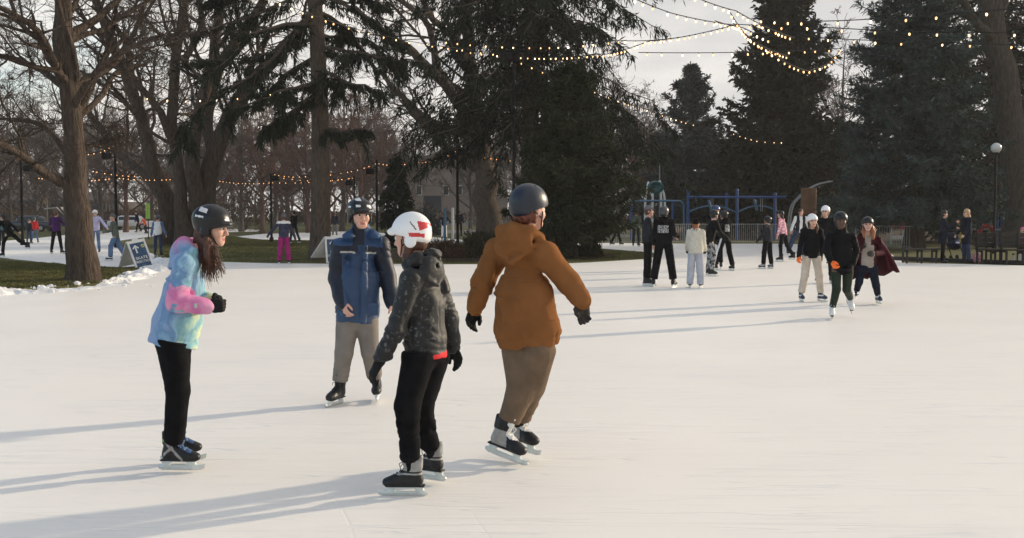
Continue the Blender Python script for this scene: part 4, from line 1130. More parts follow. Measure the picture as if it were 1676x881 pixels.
def grow(parents, rads, nch, lenf, angle, rf, npts, g, up=.15, wig=.12, lo=.25, minlen=.0, lensd=.3):
    """vectorised children: parents (n,k,3) -> children (m,npts,3); side directions random, gravity bias up"""
    n, k, _ = parents.shape
    PL = np.linalg.norm(np.diff(parents, axis=1), axis=2).sum(1)
    idx = np.repeat(np.arange(n), nch); m = len(idx)
    t = lo + (1 - lo) * g.random(m) ** .85
    x = t * (k - 1); i = np.minimum(x.astype(int), k - 2); u = (x - i)[:, None]
    p = parents[idx, i] * (1 - u) + parents[idx, i + 1] * u
    d = parents[idx, i + 1] - parents[idx, i]; d /= np.maximum(np.linalg.norm(d, axis=1, keepdims=True), 1e-9)
    rd = g.normal(size=(m, 3)); rd -= (rd * d).sum(1, keepdims=True) * d; rd /= np.linalg.norm(rd, axis=1, keepdims=True)
    a = np.radians(angle) * (1 + .35 * g.normal(size=m))[:, None]
    dir_ = d * np.cos(a) + rd * np.sin(a); dir_[:, 2] += up * .5; dir_ /= np.linalg.norm(dir_, axis=1, keepdims=True)
    L = PL[idx] * lenf * (1 - .55 * t) * np.exp(lensd * g.normal(size=m))
    L = np.maximum(L, minlen)
    r0 = (rads[idx, i] * (1 - u[:, 0]) + rads[idx, i + 1] * u[:, 0]) * rf
    out = np.zeros((m, npts, 3)); out[:, 0] = p
    step = (L / (npts - 1))[:, None]
    for j in range(1, npts):
        out[:, j] = out[:, j - 1] + dir_ * step
        dir_ = dir_ + wig * 1.6 * g.normal(size=(m, 3)); dir_[:, 2] += up * .25
        dir_ /= np.linalg.norm(dir_, axis=1, keepdims=True)
    rr = r0[:, None] * np.linspace(1, .35, npts)[None]
    return out, rr

def join_tubes(lst):
    V, F, o = [], [], 0
    for P_, R_, s in lst:
        v, f = tubes(P_, R_, s); V.append(v); F.append(f + o); o += len(v)
    return np.concatenate(V), np.concatenate(F)

def bare_tree(name, label, root, limbs, seed, mats=('bark_brown', 'twig'), n=(9, 8, 7, 4), twr=.0045, group=None, ang=(52, 48, 45), lf=(.48, .5, .5), up=.18, flare=1.5):
    """limbs: list of polylines of (x,y,z,r) in world space; the first one is the trunk"""
    g = np.random.default_rng(seed)
    o = thing(name, root, label, 'tree', group)
    main, rad = [], []
    K = 18
    for li in limbs:
        q = spline(np.array(li), K); p = q[:, :3] - root; r = np.maximum(q[:, 3], .01)
        if li is limbs[0]:
            h = np.maximum(p[:, 2], 0); r = r * (1 + (flare - 1) * np.exp(-h / .55)); p[0, 2] = -.1
        p[1:-1] += g.normal(size=(K - 2, 3)) * r[1:-1, None] * .12
        main.append(p); rad.append(r)
    main, rad = np.array(main), np.array(rad)
    v, f = tubes(main[:1], rad[:1], 18)
    rr_ = np.linalg.norm(v[:, :2], axis=1, keepdims=True)
    v = v + .10 * rad[0].mean() * (vnoise(v * np.array([3.0, 3.0, .9]))[:, None]) * np.concatenate([v[:, :2] / np.maximum(rr_, .05), 0 * rr_], 1)
    put('trunk', mesh_of('trunk', v, f, MT[mats[0]]), o)
    lists = []
    if len(main) > 1: lists.append((main[1:], rad[1:], 10))
    c1, r1 = grow(main, rad, n[0], lf[0], ang[0], .40, 9, g, up, .13, .3)
    r1 = np.clip(r1, .012, .085)
    lists.append((c1, r1, 6))
    me = mesh_of('limbs', *join_tubes(lists), MT[mats[0]]); put('limbs', me, o)
    c2, r2 = grow(c1, r1, n[1], lf[1], ang[1], .5, 7, g, up, .16, .2); r2 = np.clip(r2, .006, .03)
    c3, r3 = grow(c2, r2, n[2], lf[2], ang[2], .55, 5, g, up, .18, .15); r3 = np.clip(r3, twr * 1.1, .02)
    tl = [(c2, r2, 4), (c3, r3, 3)]
    if n[3]:
        c4, r4 = grow(c3, r3, n[3], .6, 42, .6, 3, g, up, .2, .2, .18); r4 = np.clip(r4, twr * .8, .01)
        tl.append((c4, r4, 3))
    me = mesh_of('crown', *join_tubes(tl), MT[mats[1]]); put('crown', me, o)
    return o

def leaf_cards(base, dirs, L, Wd, g, droop=.0, flat=0.0):
    """folded elongated needle sprays: base (m,3), dirs (m,3), L (m), Wd (m)"""
    m = len(base)
    rv = g.normal(size=(m, 3)); rv[:, 2] += flat * 3
    side = np.cross(dirs, rv); side /= np.maximum(np.linalg.norm(side, axis=1, keepdims=True), 1e-9)
    nn = np.cross(side, dirs)
    mid = base + dirs * (L * .5)[:, None]
    tip = base + dirs * L[:, None]; tip[:, 2] -= droop * L
    a = mid + side * Wd[:, None] + nn * (Wd * .35)[:, None]; b = mid - side * Wd[:, None] + nn * (Wd * .35)[:, None]
    V = np.stack([base, a, tip, b], 1).reshape(-1, 3)
    i = np.arange(m) * 4
    F = np.concatenate([np.stack([i, i + 1, i + 2], -1), np.stack([i, i + 2, i + 3], -1)])
    return V, F

def conifer(name, label, root, Ht, rad, z0, seed, nbr=170, mats=('bark_spruce', 'needle_dark'), trunk_r=.3, prof=.8, slope=(-12, 35), curve=-.1, lat=.38, hang=0.0, dens=22, card=(.30, .045), irregular=.25, group=None, lean=(0, 0), bare_top=None, wide=1.0, clump=0, tiers=0, limb=.12, flat=0.0):
    g = np.random.default_rng(seed)
    o = thing(name, root, label, 'tree', group)
    ax = np.array([[lean[0] * t * t, lean[1] * t * t, Ht * t - .1 * (t == 0)] for t in np.linspace(0, 1, 14)])
    tr = trunk_r * (1 - np.linspace(0, 1, 14) * .93) * (1 + .45 * np.exp(-np.linspace(0, 1, 14) * Ht / .7))
    tz = np.sort(g.random(nbr) ** 1.15)                     # 0 bottom of the crown .. 1 top
    if tiers: tz = np.clip((np.floor(tz * tiers) + .5 + .16 * g.normal(size=nbr)) / tiers, 0, .99)
    z = z0 + (Ht - z0) * tz
    L = rad * np.maximum((1 - tz) ** prof, .03) * (1 + irregular * g.normal(size=nbr)).clip(.35, 1.7)
    if wide != 1.0: L = L * np.where(tz < .25, wide, 1)
    az = (np.arange(nbr) * 2.39996 + g.normal(size=nbr) * .3)
    el = np.radians(slope[0] + (slope[1] - slope[0]) * tz + 7 * g.normal(size=nbr))
    K = 9; s = np.linspace(0, 1, K)
    hor = np.stack([np.cos(az), np.sin(az), 0 * az], -1)
    B = hor[:, None, :] * (L[:, None] * s[None] * np.cos(el)[:, None])[..., None]
    zz = z[:, None] + L[:, None] * (s[None] * np.sin(el)[:, None] + curve * np.sin(s * np.pi)[None] * .8 + .10 * (s ** 3)[None] * (1 if hang == 0 else -.6))
    B[..., 2] = zz
    tt = (z / Ht) ** 2
    B[..., 0] += (lean[0] * tt)[:, None]; B[..., 1] += (lean[1] * tt)[:, None]
    B[:, 1:] += g.normal(size=(nbr, K - 1, 3)) * (.025 * L)[:, None, None]
    br = (np.clip(trunk_r * .20 * (L / rad) ** .7, .012, limb))[:, None] * np.linspace(1, .25, K)[None]
    tv, tf = tubes(ax[None], tr[None], 14); lv, lf_ = tubes(B, br, 5)
    put('trunk', mesh_of('trunk', np.concatenate([tv, lv]), np.concatenate([tf, lf_ + len(tv)]), MT[mats[0]]), o)
    # laterals
    nl = np.maximum((dens * (L / rad) ** .75).astype(int), 5)
    ib = np.repeat(np.arange(nbr), nl); m = len(ib)
    ss = .12 + .88 * g.random(m) ** .8
    x = ss * (K - 1); i = np.minimum(x.astype(int), K - 2); u = (x - i)[:, None]
    p = B[ib, i] * (1 - u) + B[ib, i + 1] * u
    d = B[ib, i + 1] - B[ib, i]; d /= np.linalg.norm(d, axis=1, keepdims=True)
    sd = np.cross(d, np.array([0, 0, 1.0])); sd /= np.maximum(np.linalg.norm(sd, axis=1, keepdims=True), 1e-6)
    sgn = np.where(g.random(m) < .5, -1, 1)[:, None]
    ld = d * .62 + sd * sgn * .75 + g.normal(size=(m, 3)) * .18
    if hang: ld = ld * (1 - hang); ld[:, 2] -= hang * (1.0 + .3 * g.random(m))
    ld /= np.linalg.norm(ld, axis=1, keepdims=True)
    ll = lat * (rad ** .5) * (.35 + .9 * (1 - ss)) * (.5 + .8 * g.random(m)) * np.clip((L[ib] / rad), .25, 1) ** .5
    # cards along the laterals
    nc = 6
    c = np.repeat(np.arange(m), nc); q = np.tile(np.linspace(.0, 1, nc), m) * (.8 + .3 * g.random(m * nc))
    base = p[c] + ld[c] * (ll[c] * q)[:, None] + g.normal(size=(m * nc, 3)) * .02
    base[:, 2] -= (q ** 2) * ll[c] * (.12 if not hang else .05)
    cd = ld[c] + g.normal(size=(m * nc, 3)) * (.55 if not clump else .9); cd[:, 2] -= .08
    cd /= np.linalg.norm(cd, axis=1, keepdims=True)
    CL = card[0] * (.6 + .8 * g.random(m * nc)); CW = card[1] * (.7 + .7 * g.random(m * nc))
    v, f = leaf_cards(base, cd, CL, CW, g, .1, flat)
    # sprays on the branch itself
    nb2 = nbr * 26
    ib2 = np.repeat(np.arange(nbr), 26); s2 = .1 + .9 * g.random(nb2); x = s2 * (K - 1); i = np.minimum(x.astype(int), K - 2); u = (x - i)[:, None]
    p2 = B[ib2, i] * (1 - u) + B[ib2, i + 1] * u
    d2 = B[ib2, i + 1] - B[ib2, i]; d2 /= np.linalg.norm(d2, axis=1, keepdims=True)
    d2 = d2 + g.normal(size=(nb2, 3)) * .6; 
    if hang: d2[:, 2] -= .8
    d2 /= np.linalg.norm(d2, axis=1, keepdims=True)
    v2, f2 = leaf_cards(p2, d2, card[0] * (.6 + .8 * g.random(nb2)), card[1] * (.7 + .7 * g.random(nb2)), g, .1)
    me = mesh_of('crown', np.concatenate([v, v2]), np.concatenate([f, f2 + len(v)]), MT[mats[1]], False)
    put('crown', me, o)
    return o

def PX(pts, D):
    """(px, py, dy, radius in px) -> world x,y,z,r"""
    out = []
    for a, b, dy, r in pts:
        p = P(a, b, D + dy); out.append((*p, r * (D + dy) / F0))
    return out

# --- big bare tree on the left
T = G(136, 464); D = T[1]
bare_tree('bare_tree', 'big bare tree with thick trunk on the left grass strip', T,
    [PX([(136, 464, 0, 25), (131, 380, 0, 21.5), (123, 280, 0, 17.5), (114, 150, 0, 15), (107, 30, 0, 13), (104, -120, 0, 12), (110, -260, .5, 9), (100, -420, 1, 5)], D),
     PX([(118, 308, 0, 9), (75, 285, -.5, 7.5), (30, 252, -1.2, 6), (-30, 222, -2, 5), (-120, 180, -3, 3)], D),
     PX([(105, 140, 0, 8), (85, 95, -.6, 6.5), (60, 50, -1, 5.5), (15, 20, -1.6, 4.5), (-60, -10, -2, 3)], D),
     PX([(108, 145, 0, 6), (60, 112, .8, 4.5), (20, 95, 1.6, 4), (-40, 85, 2.4, 3)], D),
     PX([(112, 60, 0, 8), (160, 30, .8, 6), (210, -20, 1.6, 5), (270, -90, 2, 3)], D),
     PX([(120, 175, 0, 7), (150, 125, -.8, 5.5), (200, 85, -1.4, 4.5), (260, 60, -2.0, 3)], D),
     PX([(118, 150, 0, 7), (140, 130, .5, 6), (180, 110, 1, 5), (215, 60, 1.6, 3.5), (240, 0, 2, 2.5)], D),
     PX([(118, 258, 0, 5), (150, 238, .5, 4), (205, 228, 1.2, 2.5)], D),
     PX([(108, 120, 0, 6), (90, 70, 1.5, 5), (95, -20, 2.5, 4), (60, -120, 3.4, 3)], D),
     PX([(120, 270, 0, 5), (90, 225, .8, 4.5), (55, 200, 1.6, 3.5), (0, 195, 2.4, 2.5)], D),
     PX([(112, 140, 0, 6), (95, 118, -.5, 5), (50, 108, -1.0, 4), (-10, 88, -1.6, 3)], D),
     PX([(116, 200, 0, 6), (160, 165, 1.0, 5), (190, 120, 2.0, 4), (240, 105, 3.0, 2.5)], D)], 11, n=(10, 8, 5, 2), twr=.0036, flare=1.25, lf=(.55, .55, .55))
# --- spreading multi-stemmed tree behind
T = G(312, 402); D = T[1]
bare_tree('bare_tree', 'spreading multi-stemmed bare tree behind the tie-dye girl', T,
    [PX([(330, 402, 0, 27), (330, 350, 0, 22), (338, 300, 0, 16), (358, 235, 0, 14), (395, 165, 0, 13), (445, 95, 1, 11), (500, 40, 2, 8), (560, -60, 2, 5)], D),
     PX([(300, 400, -.6, 17), (298, 340, -.6, 11), (290, 260, -.6, 9), (282, 190, -.4, 8.5), (288, 100, 0, 8), (300, 0, 0, 7), (290, -140, 0, 4)], D),
     PX([(285, 400, 1.5, 20), (272, 330, 1, 15), (250, 270, .6, 12.5), (232, 200, .5, 10), (205, 120, 0, 9), (170, 40, -1, 7), (140, -80, -2, 4)], D),
     PX([(322, 345, -.4, 13), (314, 270, -1, 12), (322, 200, -1.6, 10), (345, 120, -2, 9), (360, 20, -2.4, 7), (380, -120, -3, 4)], D),
     PX([(348, 265, 0, 9), (342, 180, 1.5, 8.5), (365, 100, 2.6, 8), (420, 20, 3.6, 7), (470, -80, 4, 4)], D),
     PX([(268, 325, 1, 10), (236, 285, 2.4, 9), (190, 245, 4, 7), (150, 190, 5, 5), (110, 120, 6, 3)], D),
     PX([(285, 240, -.5, 7), (260, 180, -1.5, 6), (220, 130, -2.5, 5), (200, 60, -3, 4), (150, 10, -4, 2.5)], D),
     PX([(300, 100, 0, 6), (330, 40, -1, 5), (320, -40, -2, 4), (340, -130, -2, 2)], D)], 23, n=(11, 8, 5, 2), twr=.0055, flare=1.15, lf=(.5, .55, .55))
# --- bare tree with wide arching limbs left of the big conifer
T = G(800, 391); D = T[1]
bare_tree('bare_tree', 'bare tree with wide arching limbs left of the dark conifer', T,
    [PX([(800, 391, 0, 23), (797, 330, 0, 20), (790, 260, 0, 17), (780, 190, 0, 14), (770, 110, 0, 11), (765, 20, 0, 10), (760, -100, 0, 6)], D),
     PX([(788, 225, 0, 11), (745, 160, -1, 9), (700, 110, -2, 8), (665, 75, -3, 6), (630, 60, -4, 4)], D),
     PX([(785, 215, 0, 9), (745, 215, 1.5, 8), (700, 195, 3, 6), (650, 150, 4, 4), (625, 120, 4, 3)], D),
     PX([(790, 280, 0, 9), (740, 250, -1, 7), (690, 200, -2, 6), (660, 165, -3, 4)], D),
     PX([(770, 110, 0, 8), (740, 60, -1, 6), (700, 20, -2, 5), (680, -60, -3, 4)], D),
     PX([(775, 120, 0, 9), (745, 80, 2, 7), (760, 0, 3, 6), (740, -100, 4, 4)], D),
     PX([(778, 170, 0, 9), (720, 120, 2, 7), (700, 40, 3, 5), (640, -10, 3, 4)], D)], 37, n=(9, 7, 6, 2), twr=.006, mats=('bark_brown', 'twig'), flare=1.2)
# --- bare trunk at the right edge
T = G(1668, 404); D = T[1]
bare_tree('bare_tree', 'tall leaning bare trunk at the right edge beside globe lamp', T,
    [PX([(1676, 404, 0, 34), (1674, 330, 0, 30), (1664, 230, 0, 25), (1645, 140, 0, 20), (1628, 50, 0, 19), (1615, -40, 0, 17), (1600, -160, 0, 13), (1590, -300, 0, 7)], D),
     PX([(1655, 225, 0, 14), (1688, 170, 0, 14), (1700, 60, .5, 13), (1720, -60, 1, 10), (1750, -180, 1, 6)], D),
     PX([(1632, 70, 0, 9), (1592, 30, -1, 7), (1560, -30, -2, 5), (1530, -100, -3, 3)], D),
     PX([(1628, 40, 0, 8), (1650, -20, 1, 6), (1660, -120, 2, 4)], D)], 51, n=(6, 7, 6, 2), twr=.005, mats=('bark_grey', 'twig'), flare=1.2)
# --- tall trunk with hanging needle branches (between)
T = G(524, 426); D = T[1]
def hanging_tree():
    g = np.random.default_rng(5)
    o = thing('spruce_tree', T, 'tall straight spruce trunk with hanging dark branches above the boy', 'tree')
    pl = PX([(525, 426, 0, 17.5), (524, 330, 0, 15), (524, 200, 0, 14), (519, 60, 0, 12.5), (511, -60, 0, 11), (500, -320, 0, 8), (495, -520, 0, 2)], D)
    q = spline(np.array(pl), 26); p = q[:, :3] - T; r = q[:, 3] * (1 + .35 * np.exp(-np.maximum(p[:, 2], 0) / .5)); p[0, 2] = -.1
    put('trunk', mesh_of('trunk', *tubes(p[None], r[None], 16), MT['bark_spruce']), o)
    brs = [[(518, 20, 0), (470, 70, -1), (420, 118, -2), (350, 160, -2.6), (295, 205, -3)], [(520, 60, 0), (450, 85, 1.5), (380, 100, 2.5), (300, 98, 3)],
           [(515, -20, 0), (430, 20, -1), (340, 50, -2), (290, 52, -2.6)], [(520, 75, 0), (580, 85, -1), (640, 95, -1.5), (690, 100, -2)],
           [(522, -10, 0), (580, 15, -1), (620, 40, -1.5), (660, 80, -2)], [(522, -60, 0), (580, -20, -1), (630, 10, -1.5)],
           [(523, 110, 0), (555, 130, -1), (590, 140, -1.5), (625, 150, -2)], [(522, 150, 0), (480, 180, -1), (440, 205, -1.5)],
           [(524, 210, 0), (555, 215, -.8), (585, 212, -1.2), (610, 215, -1.5)], [(520, 40, 0), (470, 40, -2), (410, 60, -3), (350, 120, -4)],
           [(521, 90, 0), (470, 120, 1), (420, 165, 2), (370, 180, 3)], [(516, -60, 0), (440, -40, 1), (380, -10, 2), (330, 10, 3)], [(522, 60, 0), (560, 60, 1.5), (610, 70, 2.5), (660, 110, 3)],
           [(522, 20, 0), (560, 40, 1.0), (590, 75, 1.6), (620, 120, 2)], [(521, 130, 0), (500, 140, -1.5), (460, 150, -2.5), (420, 165, -3.2)]]
    for i in range(26):
        y = -80 - i * 17; s_ = 1 if i % 2 else -1; w = 170 * (1 - i / 32)
        brs.append([(512, y, 0), (512 + s_ * w * .5, y + 20, (g.random() - .5) * 4), (512 + s_ * w, y + 70, (g.random() - .5) * 8)])
    Bs = np.array([spline(np.array([P(a, b, D + c) - T for a, b, c in b_]), 12) for b_ in brs])
    Bs[:, 1:] += g.normal(size=(len(Bs), 11, 3)) * .03
    br = np.linspace(.075, .018, 12)[None].repeat(len(Bs), 0)
    c1, r1 = grow(Bs, br, 14, .28, 55, .4, 6, g, -.5, .14, .1); r1 = np.clip(r1, .006, .02)
    put('limbs', mesh_of('limbs', *join_tubes([(Bs, br, 6), (c1, r1, 3)]), MT['bark_spruce']), o)
    n = len(c1)
    allb = np.concatenate([c1.reshape(-1, 6, 3)], 0)
    # needle curtains hang from branches and laterals
    V, F, off = [], [], 0
    for src, cnt, k in ((Bs, 900, 12), (c1, 80, 6)):
        m = len(src) * cnt; ib = np.repeat(np.arange(len(src)), cnt)
        s = .1 + .9 * g.random(m); x = s * (k - 1); i = np.minimum(x.astype(int), k - 2); u = (x - i)[:, None]
        p = src[ib, i] * (1 - u) + src[ib, i + 1] * u
        d = src[ib, i + 1] - src[ib, i]; d /= np.linalg.norm(d, axis=1, keepdims=True)
        dr = d * .4 + g.normal(size=(m, 3)) * .5; dr[:, 2] -= .75; dr /= np.linalg.norm(dr, axis=1, keepdims=True)
        # clumpy lengths along the branch so the outline has gaps
        cl = .5 + .9 * np.clip(vnoise(p * 1.7) + .35, 0, 1)
        dep = g.random(m) * .22 * cl
        p[:, 2] -= dep
        v, f = leaf_cards(p, dr, (.14 + .20 * g.random(m)) * cl, .013 + .013 * g.random(m), g, .15)
        V.append(v); F.append(f + off); off += len(v)
    put('crown', mesh_of('crown', np.concatenate(V), np.concatenate(F), MT['needle_dark'], False), o)
hanging_tree()
def root_at(px, D): p = P(px, 350, D); p[2] = 0; return p
def hgt(py, D): return CAMH + (HOR - py) * D / F0
# --- conifers
D = 47.0
conifer('spruce_tree', 'towering drooping spruce behind the hooded man, broken ragged outline', root_at(868, D), hgt(-330, D), 5.1, hgt(215, D), 3, nbr=250, trunk_r=.50, slope=(-16, 10), curve=.10, lat=.46, hang=.55, dens=50, card=(.34, .026), irregular=.40, prof=.48, limb=.05)
D = 39.5
conifer('pine_tree', 'dense dark green pine on the mulch bed behind the hooded man', root_at(936, D), hgt(115, D), 2.0, hgt(385, D), 4, nbr=230, mats=('bark_brown', 'needle_pine'), trunk_r=.18, slope=(-8, 45), curve=-.05, lat=.42, dens=36, card=(.22, .026), irregular=.30, prof=.55, clump=1)
D = 50.0
conifer('spruce_tree', 'huge blue-grey spruce with full skirt on the right', root_at(1497, D), hgt(-250, D), 3.9, hgt(335, D), 8, nbr=560, mats=('bark_brown', 'needle_blue'), trunk_r=.38, slope=(-20, 40), curve=-.10, lat=.40, dens=44, card=(.27, .028), irregular=.15, prof=.95, tiers=27, flat=.6, limb=.06)
D = 74.0
conifer('cedar_tree', 'tall narrow ragged cedar behind the playground frame', root_at(1279, D), hgt(-130, D), 4.0, hgt(360, D), 9, nbr=460, mats=('bark_brown', 'needle_cedar'), trunk_r=.45, slope=(-5, 55), curve=-.02, lat=.44, dens=28, card=(.42, .075), irregular=.26, prof=.62)
D = 92.0
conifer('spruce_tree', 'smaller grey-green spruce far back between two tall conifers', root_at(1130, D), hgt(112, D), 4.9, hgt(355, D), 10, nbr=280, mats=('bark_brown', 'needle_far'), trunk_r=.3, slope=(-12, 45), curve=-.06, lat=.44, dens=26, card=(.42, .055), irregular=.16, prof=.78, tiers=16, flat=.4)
D = 62.0
conifer('spruce_tree', 'dark tall spruce filling the gap behind the globe lamp', root_at(1622, D), hgt(-220, D), 4.6, hgt(365, D), 12, nbr=240, trunk_r=.45, slope=(-14, 30), curve=-.04, lat=.46, dens=26, card=(.40, .05), irregular=.22, prof=.55)
D = 66.0
conifer('spruce_tree', 'dark spruce cut off by the right picture edge', root_at(1715, D), hgt(-180, D), 4.6, hgt(365, D), 13, nbr=200, trunk_r=.45, slope=(-14, 30), curve=-.04, lat=.46, dens=24, card=(.42, .055), irregular=.22, prof=.55)
D = 84.0
conifer('spruce_tree', 'shadowy spruce low between cedar and blue-grey spruce', root_at(1385, D), hgt(212, D), 3.6, hgt(360, D), 14, nbr=150, trunk_r=.35, mats=('bark_brown', 'needle_dark'), slope=(-14, 35), curve=-.04, lat=.44, dens=24, card=(.42, .06), irregular=.25, prof=.6)
D = 88.0
conifer('spruce_tree', 'dark spruce low behind the teal playground panel', root_at(1205, D), hgt(235, D), 4.2, hgt(360, D), 15, nbr=130, trunk_r=.3, slope=(-12, 35), curve=-.04, lat=.44, dens=24, card=(.42, .06), irregular=.25, prof=.6)
D = 52.0
conifer('young_spruce', 'slim young dark conifer behind the two boys, middle left', root_at(649, D), hgt(262, D), .95, hgt(395, D), 16, nbr=110, trunk_r=.08, slope=(-22, 30), curve=.02, lat=.34, dens=14, card=(.24, .035), irregular=.25, prof=.7, hang=.25)

# --- far bare trees: three shapes, copied
def far_tree(seed, label, mats, Ht=13.0):
    g = np.random.default_rng(seed)
    z = np.zeros(3); a = .22
    limbs = [[(0, 0, 0, a), (.1, 0, Ht * .2, a * .85), (.0, .1, Ht * .4, a * .6), (.2, .1, Ht * .7, a * .35), (.1, .2, Ht, .02)]]
    for i in range(9):
        t = Ht * (.13 + .05 * i); az = i * 2.4 + g.random(); w = Ht * (.22 + .16 * g.random())
        limbs.append([(0, 0, t, a * .5), (math.cos(az) * w * .45, math.sin(az) * w * .45, t + Ht * .13, a * .36), (math.cos(az) * w, math.sin(az) * w, t + Ht * (.3 + .12 * g.random()), .03)])
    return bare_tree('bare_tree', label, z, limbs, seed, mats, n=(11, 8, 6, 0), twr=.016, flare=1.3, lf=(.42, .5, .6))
FG = 'bare brown trees in the distant row behind the lawns'
fl = 'bare brown tree in the distant row behind the lawns'
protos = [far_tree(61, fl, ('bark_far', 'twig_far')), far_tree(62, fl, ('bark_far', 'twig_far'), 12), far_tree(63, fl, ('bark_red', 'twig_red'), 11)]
def copy_tree(o, loc, rz, s):
    r_ = o.copy(); COL.objects.link(r_); r_.location = loc; r_.rotation_euler = (0, 0, rz); r_.scale = (s, s, s)
    for ch in list(o.children):
        c = ch.copy(); COL.objects.link(c); c.parent = r_
    return r_
spots = [(18, 105, 0, 1.0), (60, 120, 1, 1.0), (165, 112, 0, 1.05), (205, 95, 2, .95), (395, 98, 0, 1.0), (430, 88, 2, .95), (470, 110, 1, 1.15), (505, 92, 2, 1.0), (560, 100, 0, 1.05),
         (590, 84, 2, .9), (625, 112, 1, 1.1), (648, 96, 0, .8), (-30, 98, 1, 1.0), (250, 118, 1, 1.0), (350, 108, 2, 1.1), (540, 120, 2, 1.2), (1060, 100, 2, 1.0), (1040, 118, 0, 1.15), (1085, 125, 2, 1.0),
         (860, 105, 1, 1.1), (950, 100, 2, 1.1), (1380, 105, 1, 1.4), (110, 88, 0, .8), (770, 118, 1, 1.0), (1005, 96, 0, 1.0), (320, 92, 1, 1.0), (450, 125, 1, 1.3), (75, 135, 1, 1.3), (600, 128, 0, 1.2), (1000, 130, 0, 1.2), (1520, 100, 0, 1.3)]
for i, (px, D_, kd, s_) in enumerate(spots):
    loc = root_at(px, D_)
    if i < 3 and kd != i: pass
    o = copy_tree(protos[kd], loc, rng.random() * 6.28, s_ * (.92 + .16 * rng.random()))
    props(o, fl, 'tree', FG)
for p_ in protos:
    for ch in list(p_.children): bpy.data.objects.remove(ch)
    bpy.data.objects.remove(p_)

# --- shrubs
def shrub(name, label, px, py, wpx, hpx, seed, m='shrub_leaf', n=2600, cs=(.16, .03)):
    g = np.random.default_rng(seed); T = G(px, py); D = T[1]; w, h = wpx * D / F0, hpx * D / F0
    o = thing(name, T, label, 'shrub')
    th = g.random(40) * 6.28; L = []
    for a in th:
        e = np.array([math.cos(a) * w * .5 * g.random(), math.sin(a) * w * .4 * g.random(), h * (.5 + .5 * g.random())])
        L.append(spline([(0, 0, 0), e * np.array([.6, .6, .45]), e], 6))
    L = np.array(L)
    put('stem', mesh_of('stem', *tubes(L, np.linspace(.02, .006, 6)[None].repeat(40, 0), 4), MT['twig']), o)
    d = g.normal(size=(n, 3)); d /= np.linalg.norm(d, axis=1, keepdims=True); d[:, 2] = np.abs(d[:, 2])
    rr = (.55 + .45 * g.random(n) ** .4) * (1 + .28 * vnoise(d * 3.1 + seed))
    p = d * rr[:, None] * np.array([w / 2, w * .4, h * .95])
    dr = d * .6 + g.normal(size=(n, 3)) * .6 + np.array([0, 0, .3]); dr /= np.linalg.norm(dr, axis=1, keepdims=True)
    put('foliage', mesh_of('foliage', *leaf_cards(p, dr, cs[0] * (.5 + g.random(n)), cs[1] * (.6 + .8 * g.random(n)), g), MT[m], False), o)
shrub('shrub', 'rounded dark evergreen shrub on mulch bed left of the hooded man', 792, 423, 78, 46, 1)
shrub('shrub', 'low reddish bare shrub on mulch bed beside the white helmet', 725, 424, 70, 28, 2, 'shrub_red', 2200, (.2, .014))
shrub('shrub', 'dark shrub at the foot of the pine trunk, left side', 905, 424, 60, 50, 3)
shrub('shrub', 'small greenish shrub right of the pine trunk', 965, 422, 40, 30, 4, 'shrub_leaf', 1500)
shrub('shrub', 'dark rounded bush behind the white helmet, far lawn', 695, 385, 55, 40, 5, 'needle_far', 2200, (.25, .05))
shrub('shrub', 'twiggy reddish bush on the far lawn right of the tie-dye girl', 400, 378, 60, 45, 6, 'shrub_red', 1800, (.35, .014))
shrub('shrub', 'twiggy bush beyond the far path, left of the multi-stemmed tree', 205, 370, 60, 30, 7, 'shrub_red', 1500, (.4, .02))

# --- the far wood that closes the view (one mass, hazy and uncountable)
def far_wood():
    g = np.random.default_rng(77); n = 150
    x = np.linspace(-95, 75, n) + g.normal(size=n) * 1.2; y = 150 + 45 * g.random(n); Hh = 7 + 4.5 * g.random(n)
    tr = np.stack([np.stack([x + .3 * g.normal(size=n) * t, y + 0 * x, Hh * t], -1) for t in np.linspace(0, 1, 6)], 1)
    rr = .16 * np.linspace(1, .2, 6)[None].repeat(n, 0)
    c1, r1 = grow(tr, rr, 12, .55, 45, .5, 5, g, .25, .12, .12); r1 = np.clip(r1, .03, .08)
    c2, r2 = grow(c1, r1, 9, .55, 42, .5, 4, g, .2, .15, .15); r2 = np.clip(r2, .022, .05)
    c3, r3 = grow(c2, r2, 4, .6, 42, .6, 3, g, .2, .15, .2); r3 = np.clip(r3, .02, .04)
    props(put('far_wood', mesh_of('far_wood', *join_tubes([(tr, rr, 5), (c1, r1, 4), (c2, r2, 3), (c3, r3, 3)]), MT['twig_far'])), kind='stuff')
    m = 26000; b = np.stack([-110 + 200 * g.random(m), 145 + 25 * g.random(m), np.zeros(m)], -1)
    hh = 1.6 + 1.9 * np.clip(vnoise(np.stack([b[:, 0] * .16, b[:, 0] * 0, b[:, 0] * 0], -1)) + .4, 0, 1.3)
    b[:, 2] = hh * g.random(m) ** .8
    d = g.normal(size=(m, 3)); d[:, 2] = np.abs(d[:, 2]) + .3; d /= np.linalg.norm(d, axis=1, keepdims=True)
    props(put('far_hedge', mesh_of('far_hedge', *leaf_cards(b, d, .5 + .6 * g.random(m), .07 + .08 * g.random(m), g), MT['shrub_red'], False)), kind='stuff')
far_wood()
